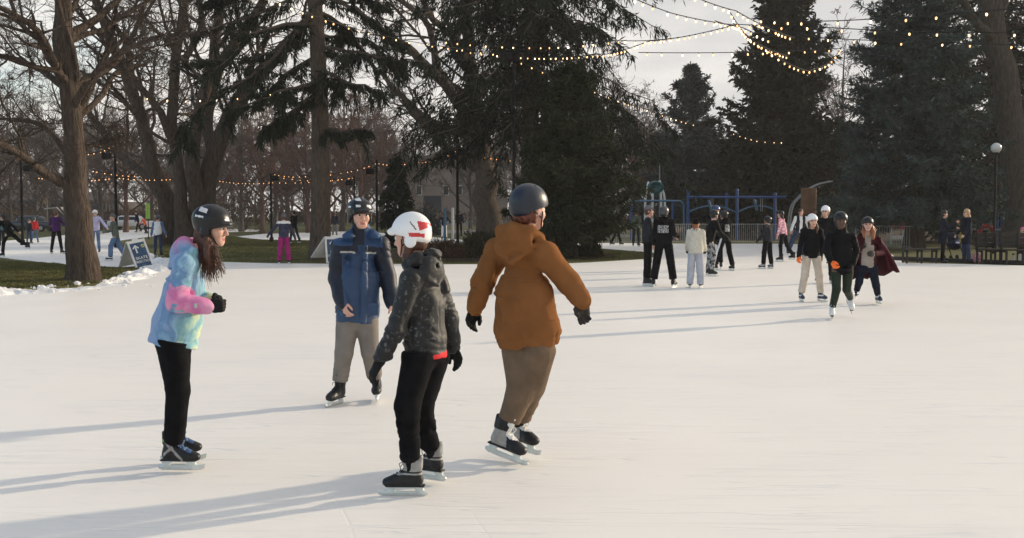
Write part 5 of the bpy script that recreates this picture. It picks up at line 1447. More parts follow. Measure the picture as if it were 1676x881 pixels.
# ------------------------------------------------------------------ ground, ice, snow, sky
def ice_mat():
    m = bpy.data.materials.new('ice'); m.use_nodes = True
    nt = m.node_tree; b = nt.nodes['Principled BSDF']; L = nt.links; N = nt.nodes.new
    tc = N('ShaderNodeTexCoord')
    def noise(scale, detail, sc=(1, 1, 1), rot=0, dist=0, rough=.5):
        mp = N('ShaderNodeMapping'); mp.inputs['Scale'].default_value = sc; mp.inputs['Rotation'].default_value = (0, 0, R(rot)); L.new(tc.outputs['Object'], mp.inputs['Vector'])
        n = N('ShaderNodeTexNoise'); n.inputs['Scale'].default_value = scale; n.inputs['Detail'].default_value = detail; n.inputs['Distortion'].default_value = dist; n.inputs['Roughness'].default_value = rough
        L.new(mp.outputs['Vector'], n.inputs['Vector']); return n.outputs['Fac']
    def ramp(v, a, b_, ca, cb):
        r = N('ShaderNodeMapRange'); r.clamp = True; r.inputs['From Min'].default_value = a; r.inputs['From Max'].default_value = b_; r.inputs['To Min'].default_value = ca; r.inputs['To Max'].default_value = cb
        L.new(v, r.inputs['Value']); return r.outputs['Result']
    def mul(a, b_, op='MULTIPLY'):
        q = N('ShaderNodeMath'); q.operation = op
        for i, v in enumerate((a, b_)):
            if isinstance(v, (int, float)): q.inputs[i].default_value = v
            else: L.new(v, q.inputs[i])
        return q.outputs[0]
    # skate tracks: thin bands where a stretched noise crosses a level, in several directions
    tr = None
    for rot_, sx, sy, lv in ((12, .25, 5.0, .50), (-18, .22, 6.5, .52), (38, .30, 5.5, .48), (-50, .3, 4.5, .5), (80, .25, 5, .51)):
        v = noise(1.0, 2, (sx, sy, 1), rot_, .6)
        band = ramp(mul(mul(v, lv, 'SUBTRACT'), 1, 'MULTIPLY'), 0, .02, 0, 1)
        ab = N('ShaderNodeMath'); ab.operation = 'ABSOLUTE'; L.new(mul(v, lv, 'SUBTRACT'), ab.inputs[0])
        line = ramp(ab.outputs[0], .002, .011, 1, 0)
        msk = ramp(noise(.7, 3, (1, 1, 1), rot_ * 2), .48, .62, 0, 1)
        line = mul(line, msk)
        tr = line if tr is None else mul(tr, line, 'MAXIMUM')
    # long curved blade cuts: arcs of circles round several turning points, broken up by noise
    for cx_, cy_, fr_, off_ in ((6, -3, .55, .1), (-7, 4, .42, .4), (2, 16, .35, .7), (14, 9, .47, .2)):
        dv = N('ShaderNodeVectorMath'); dv.operation = 'DISTANCE'; L.new(tc.outputs['Object'], dv.inputs[0]); dv.inputs[1].default_value = (cx_, cy_, 0)
        wob = mul(noise(.09, 1), 1.1)
        fr2 = N('ShaderNodeMath'); fr2.operation = 'FRACT'; L.new(mul(mul(dv.outputs['Value'], fr_), mul(wob, off_, 'ADD'), 'ADD'), fr2.inputs[0])
        ab = N('ShaderNodeMath'); ab.operation = 'ABSOLUTE'; L.new(mul(fr2.outputs[0], .5, 'SUBTRACT'), ab.inputs[0])
        line = mul(ramp(ab.outputs[0], .001, .005, 1, 0), .2)
        line = mul(line, ramp(noise(.3, 4, (1, 1, 1), cx_ * 20), .52, .62, 0, 1))
        tr = mul(tr, line, 'MAXIMUM')
    big = noise(.35, 4); fine = noise(9, 5, rough=.65)
    snow = ramp(noise(1.3, 6, (1, .6, 1), 20, .4, .6), .45, .75, 0, 1)
    c1 = N('ShaderNodeMix'); c1.data_type = 'RGBA'; c1.inputs['A'].default_value = (.805, .765, .708, 1); c1.inputs['B'].default_value = (.84, .795, .732, 1); L.new(ramp(big, .35, .65, 0, 1), c1.inputs['Factor'])
    c2 = N('ShaderNodeMix'); c2.data_type = 'RGBA'; L.new(mul(snow, .10), c2.inputs['Factor']); L.new(c1.outputs['Result'], c2.inputs['A']); c2.inputs['B'].default_value = (.87, .85, .82, 1)
    c3 = N('ShaderNodeMix'); c3.data_type = 'RGBA'; L.new(mul(tr, .42), c3.inputs['Factor']); L.new(c2.outputs['Result'], c3.inputs['A']); c3.inputs['B'].default_value = (.63, .64, .655, 1)
    L.new(c3.outputs['Result'], b.inputs['Base Color'])
    L.new(ramp(fine, .3, .7, .40, .52), b.inputs['Roughness'])
    b.inputs['Specular IOR Level'].default_value = .16
    b.inputs['Subsurface Weight'].default_value = 0
    hgt_ = mul(mul(fine, .25), mul(mul(tr, -1.4), mul(snow, .04), 'ADD'), 'ADD')
    bp = N('ShaderNodeBump'); bp.inputs['Strength'].default_value = .3; bp.inputs['Distance'].default_value = .012; L.new(hgt_, bp.inputs['Height']); L.new(bp.outputs['Normal'], b.inputs['Normal'])
    return m
MT['ice'] = ice_mat()
MT['grass'] = ramp_mat('grass', [(.25, (.075, .066, .028)), (.5, (.095, .094, .034)), (.75, (.13, .115, .052))], 1.1, 8, .95, .3, bump=.8, bscale=30, sheen=0, spec=.1)
MT['grass_blade'] = ramp_mat('grass_blade', [(.25, (.085, .074, .032)), (.5, (.105, .106, .040)), (.75, (.17, .15, .075))], 1.6, 6, .9, .3, bump=0, sheen=0, spec=.1)
MT['mulch'] = ramp_mat('mulch', [(.3, (.030, .019, .012)), (.7, (.075, .048, .030))], 9, 8, .95, .3, bump=.9, bscale=40, sheen=0, spec=.1)
MT['snow'] = ramp_mat('snow', [(.22, (.36, .34, .31)), (.40, (.66, .66, .67)), (.7, (.82, .82, .82))], 5, 9, .8, .3, bump=.8, bscale=22, sheen=0, spec=.2)
MT['asphalt'] = ramp_mat('asphalt', [(.3, (.13, .125, .12)), (.7, (.20, .19, .18))], 3, 8, .9, 0, bump=.3, bscale=60, sheen=0)

def sheet(name, pts, z, m, kind='structure', thick=0.0, wob=0.0, sub=6):
    """flat polygon of ground points, outline subdivided and slightly irregular; thick > 0 gives it a bevelled edge"""
    g = np.random.default_rng(len(pts) * 7 + int(abs(z) * 1000))
    p = [np.asarray(q, float)[:2] for q in pts]; out = []
    for a, b in zip(p, p[1:] + p[:1]):
        for i in range(sub):
            out.append(a + (b - a) * i / sub + (g.normal(size=2) * wob if wob else 0))
    n = len(out); mb = MB()
    if thick:
        c = np.mean(out, 0)
        inn = [q + nrm(np.append(c - q, 0))[:2] * thick * 1.2 for q in out]
        v = [(*q, z - thick) for q in out] + [(*q, z) for q in inn]
        mb.add(v, [(i, (i + 1) % n, n + (i + 1) % n, n + i) for i in range(n)] + [tuple(range(n, 2 * n))])
    else:
        mb.add([(*q, z) for q in out], [tuple(range(n))])
    o = mb.build(name, m); props(o, kind=kind)
    me = o.data
    import bmesh
    bm = bmesh.new(); bm.from_mesh(me); bmesh.ops.triangulate(bm, faces=[f for f in bm.faces if len(f.verts) > 4]); bm.normal_update()
    for f in bm.faces:
        if f.normal.z < 0: f.normal_flip()
    bm.to_mesh(me); bm.free()
    return o, out

g2 = lambda *q: [G(a, b)[:2] for a, b in q]
# lawn to the horizon
mb = MB(); mb.add([(-400, -60, -.012), (400, -60, -.012), (400, 500, -.012), (-400, 500, -.012)], [(0, 1, 2, 3)]); props(mb.build('lawn', MT['grass']), kind='structure')
# rink: the big sheet, and the far ribbon path
ice_pts = [(-40, -12), (40, -12), (40, 32)] + g2((1720, 436), (1480, 430), (1440, 404), (1340, 400), (1240, 399), (1100, 399), (1000, 398), (880, 399), (880, 404), (960, 405), (1050, 412), (1085, 416), (1060, 424), (960, 430), (880, 433), (560, 432), (440, 431), (330, 428), (270, 424), (262, 418), (235, 412), (178, 402), (180, 396), (250, 387), (350, 381), (420, 379), (430, 376), (330, 374), (250, 375), (200, 377), (140, 381), (60, 390), (0, 395), (-200, 402)) + [(-40, 26)]
sheet('ice_rink', ice_pts, 0.0, MT['ice'], wob=0)
sheet('ice_path', g2((380, 388), (430, 383), (560, 379), (640, 382), (770, 394), (770, 398), (700, 398), (600, 394), (500, 393), (430, 392)), .0, MT['ice'])
sheet('walkway', g2((640, 376), (900, 377), (1060, 386), (1060, 389), (860, 384), (640, 380)), -.006, MT['asphalt'])
sheet('grass_island', g2((-120, 420), (0, 424), (70, 432), (130, 438), (200, 441), (240, 437), (246, 440), (230, 447), (195, 459), (160, 468), (100, 473), (0, 478), (-160, 486)), .05, MT['grass'], thick=.06, wob=.03)
sheet('mulch_bed', g2((600, 412), (760, 404), (860, 408), (990, 414), (1010, 421), (930, 427), (760, 428.5), (620, 428)), .03, MT['mulch'], wob=.03)
# playground surface behind the fence
sheet('playground_floor', g2((1090, 393), (1290, 393), (1450, 397), (1750, 405), (1800, 375), (1060, 372)), -.004, MT['mulch'])

# grass blades (nobody could count them)
def blades(name, regions, n, seed, h=(.03, .07)):
    g = np.random.default_rng(seed); Bs = []
    for poly, share, z in regions:
        poly = np.array(poly); lo, hi = poly.min(0), poly.max(0); k = int(n * share); got = []
        while sum(map(len, got)) < k:
            q = lo + (hi - lo) * g.random((k * 2, 2)); ins = np.zeros(len(q), bool)
            for a, b in zip(poly, np.roll(poly, -1, 0)):
                c = (a[1] > q[:, 1]) != (b[1] > q[:, 1])
                xx = (b[0] - a[0]) * (q[:, 1] - a[1]) / np.where(abs(b[1] - a[1]) < 1e-9, 1e-9, b[1] - a[1]) + a[0]
                ins ^= c & (q[:, 0] < xx)
            got.append(q[ins])
        q = np.concatenate(got)[:k]; Bs.append(np.c_[q, np.full(k, z)])
    b = np.concatenate(Bs); m = len(b)
    d = g.normal(size=(m, 3)) * .5; d[:, 2] = 1; d /= np.linalg.norm(d, axis=1, keepdims=True)
    L = h[0] + (h[1] - h[0]) * g.random(m); L *= 1 + .6 * vnoise(b * 1.3)
    v, f = leaf_cards(b, d, L, .008 + .008 * g.random(m), g)
    props(put(name, mesh_of(name, v, f, MT['grass_blade'], False)), kind='stuff')
blades('grass', [(g2((-60, 428), (70, 433), (130, 439), (200, 442), (244, 440), (230, 447), (195, 459), (160, 467), (100, 472), (-60, 480)), .45, .045),
                 (g2((250, 424), (275, 400), (350, 384), (430, 393), (600, 396), (880, 404), (1050, 413), (1080, 416), (1050, 424), (900, 432), (560, 431), (330, 427)), .55, -.01)], 150000, 3)

# snow bank scraped off along the left edge of the rink
def snowbank():
    path = [G(a, b) for a, b in ((-120, 490), (0, 480), (60, 477), (110, 474), (160, 469), (200, 460), (235, 448), (262, 436), (275, 427))]
    ctr = spline(np.array(path), 260); nx = 34
    T = np.gradient(ctr, axis=0); Nn = np.stack([-T[:, 1], T[:, 0], 0 * T[:, 0]], -1); Nn /= np.linalg.norm(Nn, axis=1, keepdims=True)
    u = np.linspace(-1, 1, nx)
    w = .55 + .35 * vnoise(ctr * .8)
    V = ctr[:, None] + Nn[:, None] * (u[None, :, None] * w[:, None, None] * 1.0)
    q = V.reshape(-1, 3)
    prof = np.clip(1 - np.abs(u) ** 2, 0, 1)[None] * (.10 + .07 * vnoise(ctr * 1.1 + 4)[:, None])
    lump = (.06 * vnoise(q * 3.1) + .045 * vnoise(q * 7) + .03 * vnoise(q * 15) + .015 * vnoise(q * 31)).reshape(V.shape[:2])
    V[..., 2] = np.maximum(prof + lump * (prof > .01) * np.minimum(1, prof * 14), -.03) - .02
    a = np.arange(260 * nx).reshape(260, nx)
    F = np.stack([a[:-1, :-1], a[1:, :-1], a[1:, 1:], a[:-1, 1:]], -1).reshape(-1, 4)
    props(put('snow_bank', mesh_of('snow_bank', V.reshape(-1, 3), F, MT['snow'])), kind='stuff')
    g = np.random.default_rng(8); mb = MB()
    for i in range(130):
        j = g.integers(0, 260); p = ctr[j] + Nn[j] * g.normal() * .55; r = .012 + .05 * g.random() ** 4
        p[2] = r * .4 + (.07 if abs((p - ctr[j]) @ Nn[j]) < .35 else 0)
        n0 = len(mb.v); mb.ball(p, (r * (1 + .4 * g.random()), r, r * .75), 0, 7, 5)
        for k in range(n0, len(mb.v)): mb.v[k] = tuple(np.array(mb.v[k]) + g.normal(size=3) * r * .16)
    props(mb.build('snow_lumps', MT['snow'], smooth=False), kind='stuff')
snowbank()

# ------------------------------------------------------------------ sky, sun, camera
SUN_EL, SUN_AZ = 15.0, 61.0
w = bpy.data.worlds.new('World'); scene.world = w; w.use_nodes = True
nt = w.node_tree; bg = nt.nodes['Background']; L = nt.links; N = nt.nodes.new
sky = N('ShaderNodeTexSky'); sky.sky_type = 'NISHITA'; sky.sun_disc = False; sky.sun_elevation = R(SUN_EL); sky.sun_rotation = R(SUN_AZ); sky.air_density = 1.0; sky.dust_density = 1.2; sky.ozone_density = 1.0
tc = N('ShaderNodeTexCoord'); mp = N('ShaderNodeMapping'); mp.inputs['Scale'].default_value = (1, 1, 3.2); mp.inputs['Location'].default_value = (.35, .1, .2)
L.new(tc.outputs['Generated'], mp.inputs['Vector'])
n1 = N('ShaderNodeTexNoise'); n1.inputs['Scale'].default_value = 2.3; n1.inputs['Detail'].default_value = 7; n1.inputs['Roughness'].default_value = .55; n1.inputs['Distortion'].default_value = .3; L.new(mp.outputs['Vector'], n1.inputs['Vector'])
sx = N('ShaderNodeSeparateXYZ'); L.new(tc.outputs['Generated'], sx.inputs[0])
# clearer towards the left (-x), closed cloud to the right
ma = N('ShaderNodeMath'); ma.operation = 'MULTIPLY_ADD'; L.new(sx.outputs['X'], ma.inputs[0]); ma.inputs[1].default_value = .62; ma.inputs[2].default_value = .14
ad = N('ShaderNodeMath'); ad.operation = 'ADD'; L.new(ma.outputs[0], ad.inputs[0]); L.new(n1.outputs['Fac'], ad.inputs[1])
hz = N('ShaderNodeMapRange'); hz.clamp = True; hz.inputs['From Min'].default_value = .0; hz.inputs['From Max'].default_value = .16; hz.inputs['To Min'].default_value = .4; hz.inputs['To Max'].default_value = 0; L.new(sx.outputs['Z'], hz.inputs['Value'])
ad2 = N('ShaderNodeMath'); ad2.operation = 'ADD'; L.new(ad.outputs[0], ad2.inputs[0]); L.new(hz.outputs['Result'], ad2.inputs[1]); ad = ad2
mr = N('ShaderNodeMapRange'); mr.clamp = True; mr.inputs['From Min'].default_value = .36; mr.inputs['From Max'].default_value = .58; L.new(ad.outputs[0], mr.inputs['Value'])
n2 = N('ShaderNodeTexNoise'); n2.inputs['Scale'].default_value = 4.5; n2.inputs['Detail'].default_value = 6; L.new(mp.outputs['Vector'], n2.inputs['Vector'])
cr = N('ShaderNodeValToRGB'); cr.color_ramp.elements[0].position = .40; cr.color_ramp.elements[0].color = (3.9, 3.85, 3.82, 1); cr.color_ramp.elements[1].position = .60; cr.color_ramp.elements[1].color = (5.5, 5.22, 4.88, 1)
L.new(n2.outputs['Fac'], cr.inputs['Fac'])
sk = N('ShaderNodeMix'); sk.data_type = 'RGBA'; sk.blend_type = 'MULTIPLY'; sk.inputs['Factor'].default_value = 1; L.new(sky.outputs['Color'], sk.inputs['A']); sk.inputs['B'].default_value = (1.35, 1.35, 1.35, 1)
mx = N('ShaderNodeMix'); mx.data_type = 'RGBA'; L.new(mr.outputs['Result'], mx.inputs['Factor']); L.new(sk.outputs['Result'], mx.inputs['A']); L.new(cr.outputs['Color'], mx.inputs['B'])
zb = N('ShaderNodeMapRange'); zb.clamp = True; zb.inputs['From Min'].default_value = .30; zb.inputs['From Max'].default_value = .75; L.new(sx.outputs['Z'], zb.inputs['Value'])
zt = N('ShaderNodeMix'); zt.data_type = 'RGBA'; L.new(zb.outputs['Result'], zt.inputs['Factor']); zt.inputs['A'].default_value = (1, 1, 1, 1); zt.inputs['B'].default_value = (.97, 1.01, 1.07, 1)
fm = N('ShaderNodeMix'); fm.data_type = 'RGBA'; fm.blend_type = 'MULTIPLY'; fm.inputs['Factor'].default_value = 1; L.new(mx.outputs['Result'], fm.inputs['A']); L.new(zt.outputs['Result'], fm.inputs['B'])
L.new(fm.outputs['Result'], bg.inputs['Color']); bg.inputs['Strength'].default_value = .10

sl = bpy.data.lights.new('sun', 'SUN'); sl.energy = 2.6; sl.angle = R(1.8); sl.color = (1, .84, .62)
so = bpy.data.objects.new('sun', sl); link(so)
sd = np.array([math.sin(R(SUN_AZ)) * math.cos(R(SUN_EL)), math.cos(R(SUN_AZ)) * math.cos(R(SUN_EL)), math.sin(R(SUN_EL))])
so.rotation_euler = Vector(sd).to_track_quat('Z', 'Y').to_euler()

cam = bpy.data.cameras.new('camera'); co = bpy.data.objects.new('camera', cam); link(co)
cam.sensor_width = 36; cam.lens = 36 * F0 / W0; cam.clip_start = .1; cam.clip_end = 3000
co.location = (0, 0, CAMH); co.rotation_euler = (math.pi / 2 - PITCH, 0, 0)
scene.camera = co
scene.view_settings.view_transform = 'Standard'; scene.view_settings.look = 'None'; scene.view_settings.exposure = 0.89; scene.view_settings.gamma = 1.0
scene.view_settings.use_curve_mapping = False
scene.cycles.use_denoising = True
scene.cycles.max_bounces = 6; scene.cycles.diffuse_bounces = 3; scene.cycles.glossy_bounces = 2; scene.cycles.transparent_max_bounces = 4
scene.cycles.use_adaptive_sampling = True; scene.cycles.adaptive_threshold = .02
scene.render.use_persistent_data = False


# thin winter haze: one closed box of even air round the whole place, ground included
def haze():
    b = MB(); b.box((0, 220, 16.5), (810, 570, 35.0))
    m = bpy.data.materials.new('haze_air'); m.use_nodes = True; nt = m.node_tree; nt.nodes.clear()
    out = nt.nodes.new('ShaderNodeOutputMaterial'); v = nt.nodes.new('ShaderNodeVolumePrincipled')
    v.inputs['Color'].default_value = (.90, .88, .86, 1); v.inputs['Density'].default_value = .00045; v.inputs['Anisotropy'].default_value = .2
    nt.links.new(v.outputs['Volume'], out.inputs['Volume'])
    props(b.build('haze', m), kind='stuff')
haze()
# ------------------------------------------------------------------ lamps, poles, string lights
M('pole_black', (.008, .008, .009), .8, .12, .2); M('globe', (.5, .49, .47), .3, .5, .04); M('cable', (.016, .016, .017), .7, .2, .1)
M('bulb_glow', (1, .62, .30), .4, .4, 0, emit=(1.0, .60, .26), est=1.6); M('bulb_glow_far', (1, .5, .2), .4, .4, 0, emit=(1.0, .42, .14), est=1.9)
M('metal_grey', (.30, .30, .30), .45, .5, .1, metal=.6); M('blue_paint', (.022, .070, .22), .4, .4, .12); M('light_blue_paint', (.05, .14, .24), .4, .4, .1); M('teal_plastic', (.010, .075, .080), .4, .4, .15)
M('white_paint', (.66, .66, .64), .5, .4, .08); M('brown_panel', (.17, .085, .045), .6, .3, .14, 3); M('galvanised', (.28, .28, .27), .5, .5, .12, metal=.5); M('red_plastic', (.42, .015, .03), .4, .4, .1)
M('lime_plastic', (.26, .42, .06), .5, .4, .12); M('yellow_plastic', (.40, .36, .05), .5, .4, .12); M('sign_white', (.66, .65, .62), .5, .35, .08); M('sign_blue', (.020, .062, .13), .5, .35, .10); M('sign_yellow', (.55, .52, .20), .5, .3, .1)
M('bench_wood', (.030, .026, .023), .75, .2, .3, 5, .3, 40); M('wall_tan', (.22, .18, .15), .9, .15, .1, .3); M('wall_grey', (.16, .15, .145), .9, .15, .12, .3); M('roof_dark', (.10, .078, .066), .85, .2, .15, .5); M('glass_dark', (.03, .035, .045), .15, .5, .2, .5)
M('concrete', (.38, .36, .33), .9, .2, .12, 2); M('car_white', (.6, .6, .6), .3, .5, .03, coat=.4); M('car_dark', (.02, .022, .025), .3, .5, .1, coat=.4); M('tyre', (.015, .015, .015), .8, .2, .1); M('bottle_cream', (.55, .5, .42), .4, .4, .05); M('bag_pink', (.6, .3, .4), .8, .2, .2, 20)

def v3(a): return np.asarray(a, float)
def bulb_mesh(glow, s):
    b = MB()
    b.tube([(0, 0, .0), (0, 0, -.05 * s)], .017 * s, 8, 0)
    n0 = len(b.v); b.ball((0, 0, -.088 * s), (.030 * s, .030 * s, .045 * s), 1, 10, 7)
    return mesh_of('bulb', b.v, b.f, [MT['cable'], MT[glow]], True, b.m)
M('bulb_glow_soft', (1, .62, .30), .4, .4, 0, emit=(1.0, .52, .20), est=.95); M('bulb_glow_hot', (1, .7, .4), .4, .4, 0, emit=(1.0, .70, .38), est=3.0)
BM = {k: [bulb_mesh(a, s) for a in (('bulb_glow', 'bulb_glow_soft', 'bulb_glow_hot') if k < 4 else ('bulb_glow_far', 'bulb_glow_far', 'bulb_glow_soft'))] for k, s in ((1, .64), (2, .64), (3, .7), (4, .55), (5, .95))}

def string(label, pts, spacing, sag=.0, k=1, group='warm string lights hung over the rink'):
    """pts: (px,py,D) supports; the cable sags between them and carries a bulb every `spacing` metres"""
    W = [P(*q) for q in pts]; root = W[0]
    o = thing('string_lights', root, label, 'string lights', group)
    line = []
    for a, b in zip(W, W[1:]):
        n = max(8, int(np.linalg.norm(b - a) / .35))
        for i in range(n):
            t = i / n; p = a + (b - a) * t; p = p - UP * (4 * sag * t * (1 - t)) * np.linalg.norm(b - a); line.append(p)
    line.append(W[-1]); line = np.array(line)
    mb = MB(); mb.tube(line - root, .010 if W[0][1] < 45 else .016, 5); mb.build('cable', MT['cable'], o, smooth=True)
    cum = np.r_[0, np.cumsum(np.linalg.norm(np.diff(line, axis=0), axis=1))]
    s = spacing * .5; n = 0
    while s < cum[-1] and n < 98:
        p = np.array([np.interp(s, cum, line[:, i]) for i in range(3)]) - root
        c = put('bulb', BM[k][int(rng.choice(3, p=(.5, .3, .2)))], o); c.location = p; c.rotation_euler = ((rng.random() - .5) * .3, (rng.random() - .5) * .3, 0)
        s += spacing * (.62 + .76 * rng.random()); n += 1
    return o

def pole(label, px, D, top, r=.06, flood=(), name='light_pole', lamp_dx=0):
    root = root_at(px, D); H = hgt(top, D)
    o = thing(name, root, label, 'light pole')
    b = MB(); b.tube([(0, 0, -.1), (0, 0, .25), (0, 0, .3), (0, 0, H)], [r * 1.7, r * 1.7, r, r * .8], 12); b.build('pole', MT['pole_black'], o, smooth=True)
    for (dx, z) in flood:
        b = MB(); b.tube([(0, 0, z + .22), (dx, 0, z + .22), (dx, 0, z + .1)], .025, 6); br = b.build('bracket', MT['pole_black'], o)
        b = MB(); b.box((dx, -.05, z), (.42, .26, .30), None, 0, .04); b.box((dx, -.19, z), (.36, .03, .24), None, 0, .01); b.build('floodlight', MT['pole_black'], o)
    return o
pole('tall thin black pole rising behind the hooded man', 841, 38, 74, .055, [(.12, hgt(96, 38)), (-.12, hgt(96, 38))])
pole('black pole with floodlight between big trunk and multi-stemmed tree', 190, 52, 224, .07, [(-.38, hgt(256, 52))])
pole('black pole with floodlight at the far left edge', 36, 56, 262, .07, [(.38, hgt(276, 56))])
pole('slim black pole on the lawn left of the magenta trousers', 444, 62, 285, .07, [(.3, hgt(292, 62))])
pole('black pole with floodlight right above the boy helmet', 617, 58, 262, .07, [(-.34, hgt(281, 58))])
pole('thin black pole with floodlight left of the boy helmet', 580, 66, 288, .06, [(-.3, hgt(300, 66))])
pole('black pole beside the dark brown jacketed far person', 749, 50, 226, .07, [(.25, hgt(250, 50))])
# globe lamp
def globe_lamp():
    D = 44; o = thing('street_lamp', root_at(1628, D), 'black post lamp with round white globe near the right edge', 'lamp')
    H = hgt(252, D)
    b = MB(); b.tube([(0, 0, 0), (0, 0, .5), (0, 0, .55), (0, 0, H)], [.09, .09, .05, .05], 12); b.tube([(0, 0, H - .04), (0, 0, H), (0, 0, H + .05)], [.06, .11, .10], 12); b.build('pole', MT['pole_black'], o, smooth=True)
    b = MB(); b.ball((0, 0, H + .22), .205, 0, 20, 14); b.build('lamp_globe', MT['globe'], o, smooth=True)
globe_lamp()
Q = 'string of bulbs '
string(Q + 'from the tall thin pole to the upper left', [(841, 90, 38), (757, 80, 37), (600, 52, 33), (430, -8, 28)], .62, .012, 2)
string(Q + 'dense, left of the tall thin pole before the spruce', [(690, 68, 40), (841, 92, 38)], .50, .02, 2)
string(Q + 'dense and bright, right of the tall thin pole', [(841, 92, 38), (990, 88, 33)], .40, .012, 2)
string(Q + 'rising from beside the ragged spruce to the cedar top', [(985, 90, 33), (1060, 68, 29), (1205, 40, 24)], .36, .01, 2)
string(Q + 'coming down from the top edge to the cedar top', [(1030, -6, 21), (1100, 22, 22), (1210, 42, 24)], .36, .01, 1)
string(Q + 'hanging in a deep curve across the cedar', [(1200, 38, 24), (1260, 85, 25), (1320, 116, 27), (1355, 104, 28), (1378, 78, 29)], .30, .02, 1)
string(Q + 'sparse, along the top from cedar to right edge', [(1205, 40, 24), (1325, 43, 23), (1500, 52, 22), (1700, 53, 21)], .62, .006, 1)
string(Q + 'thin and level in the clear sky below the upper ones', [(1045, 86, 26), (1200, 86, 27), (1378, 79, 29)], .46, .004, 1)
string(Q + 'topmost cable crossing the blue-grey spruce', [(1230, 30, 24), (1325, 35, 22), (1430, 31, 21), (1560, 22, 19), (1700, 10, 18)], .75, .008, 1)
string(Q + 'dense short cluster on the cedar top', [(1170, 34, 26), (1215, 45, 24.5), (1262, 66, 24)], .22, .01, 1)
string(Q + 'sloping down from the tall thin pole across the pine', [(845, 98, 38), (967, 147, 46), (1060, 180, 56), (1140, 205, 62)], .95, .004, 3)
string(Q + 'short row low on the cedar', [(1195, 216, 60), (1240, 230, 60), (1290, 232, 60)], .42, .02, 3)
string(Q + 'crossing the multi-stemmed tree at mid height', [(225, 158, 36), (300, 164, 37), (420, 157, 38), (560, 130, 38)], .64, .006, 2)
string(Q + 'far left, level behind the big trunk', [(60, 290, 56), (190, 290, 52), (320, 288, 58)], .42, .022, 4)
string(Q + 'far left, second lower row', [(148, 278, 54), (265, 284, 60)], .46, .03, 4)
string(Q + 'small bright tangle beside the far left floodlight pole', [(140, 252, 52), (165, 248, 52), (188, 236, 52)], .26, .02, 4)
string(Q + 'far row left of the tall straight trunk', [(350, 294, 66), (444, 298, 62), (580, 290, 66)], .46, .02, 4)
string(Q + 'far row just above, ending at the slim pole', [(446, 284, 62), (500, 288, 60), (560, 282, 60), (617, 266, 58)], .42, .025, 4)
string(Q + 'far lower row behind the tall straight trunk', [(446, 288, 62), (520, 296, 64), (580, 290, 66)], .40, .010, 4)
string(Q + 'far row rising from the boy to the bare tree', [(617, 266, 58), (680, 264, 55), (749, 244, 50)], .42, .035, 4)
string(Q + 'far short row right of the bare tree trunk', [(749, 248, 50), (835, 262, 54)], .62, .010, 4)
string(Q + 'far short row left of the teal playground panel', [(1040, 248, 75), (1090, 252, 75)], .9, .010, 4)

string(Q + 'crossing the ragged spruce just above the dense pair', [(720, 66, 36), (860, 76, 34), (1010, 66, 30), (1120, 60, 26)], .55, .012, 2)
string(Q + 'from the top edge above the white sky to the cedar', [(1130, -8, 20), (1205, 18, 22), (1300, 62, 26)], .42, .01, 1)
string(Q + 'sparse across blue-grey spruce, second from the top', [(1300, 58, 26), (1420, 66, 25), (1560, 70, 24), (1700, 74, 24)], .70, .008, 1)
string(Q + 'steep, over the upper left of the cedar', [(1195, 20, 23), (1225, 62, 25), (1290, 92, 28)], .30, .015, 1)

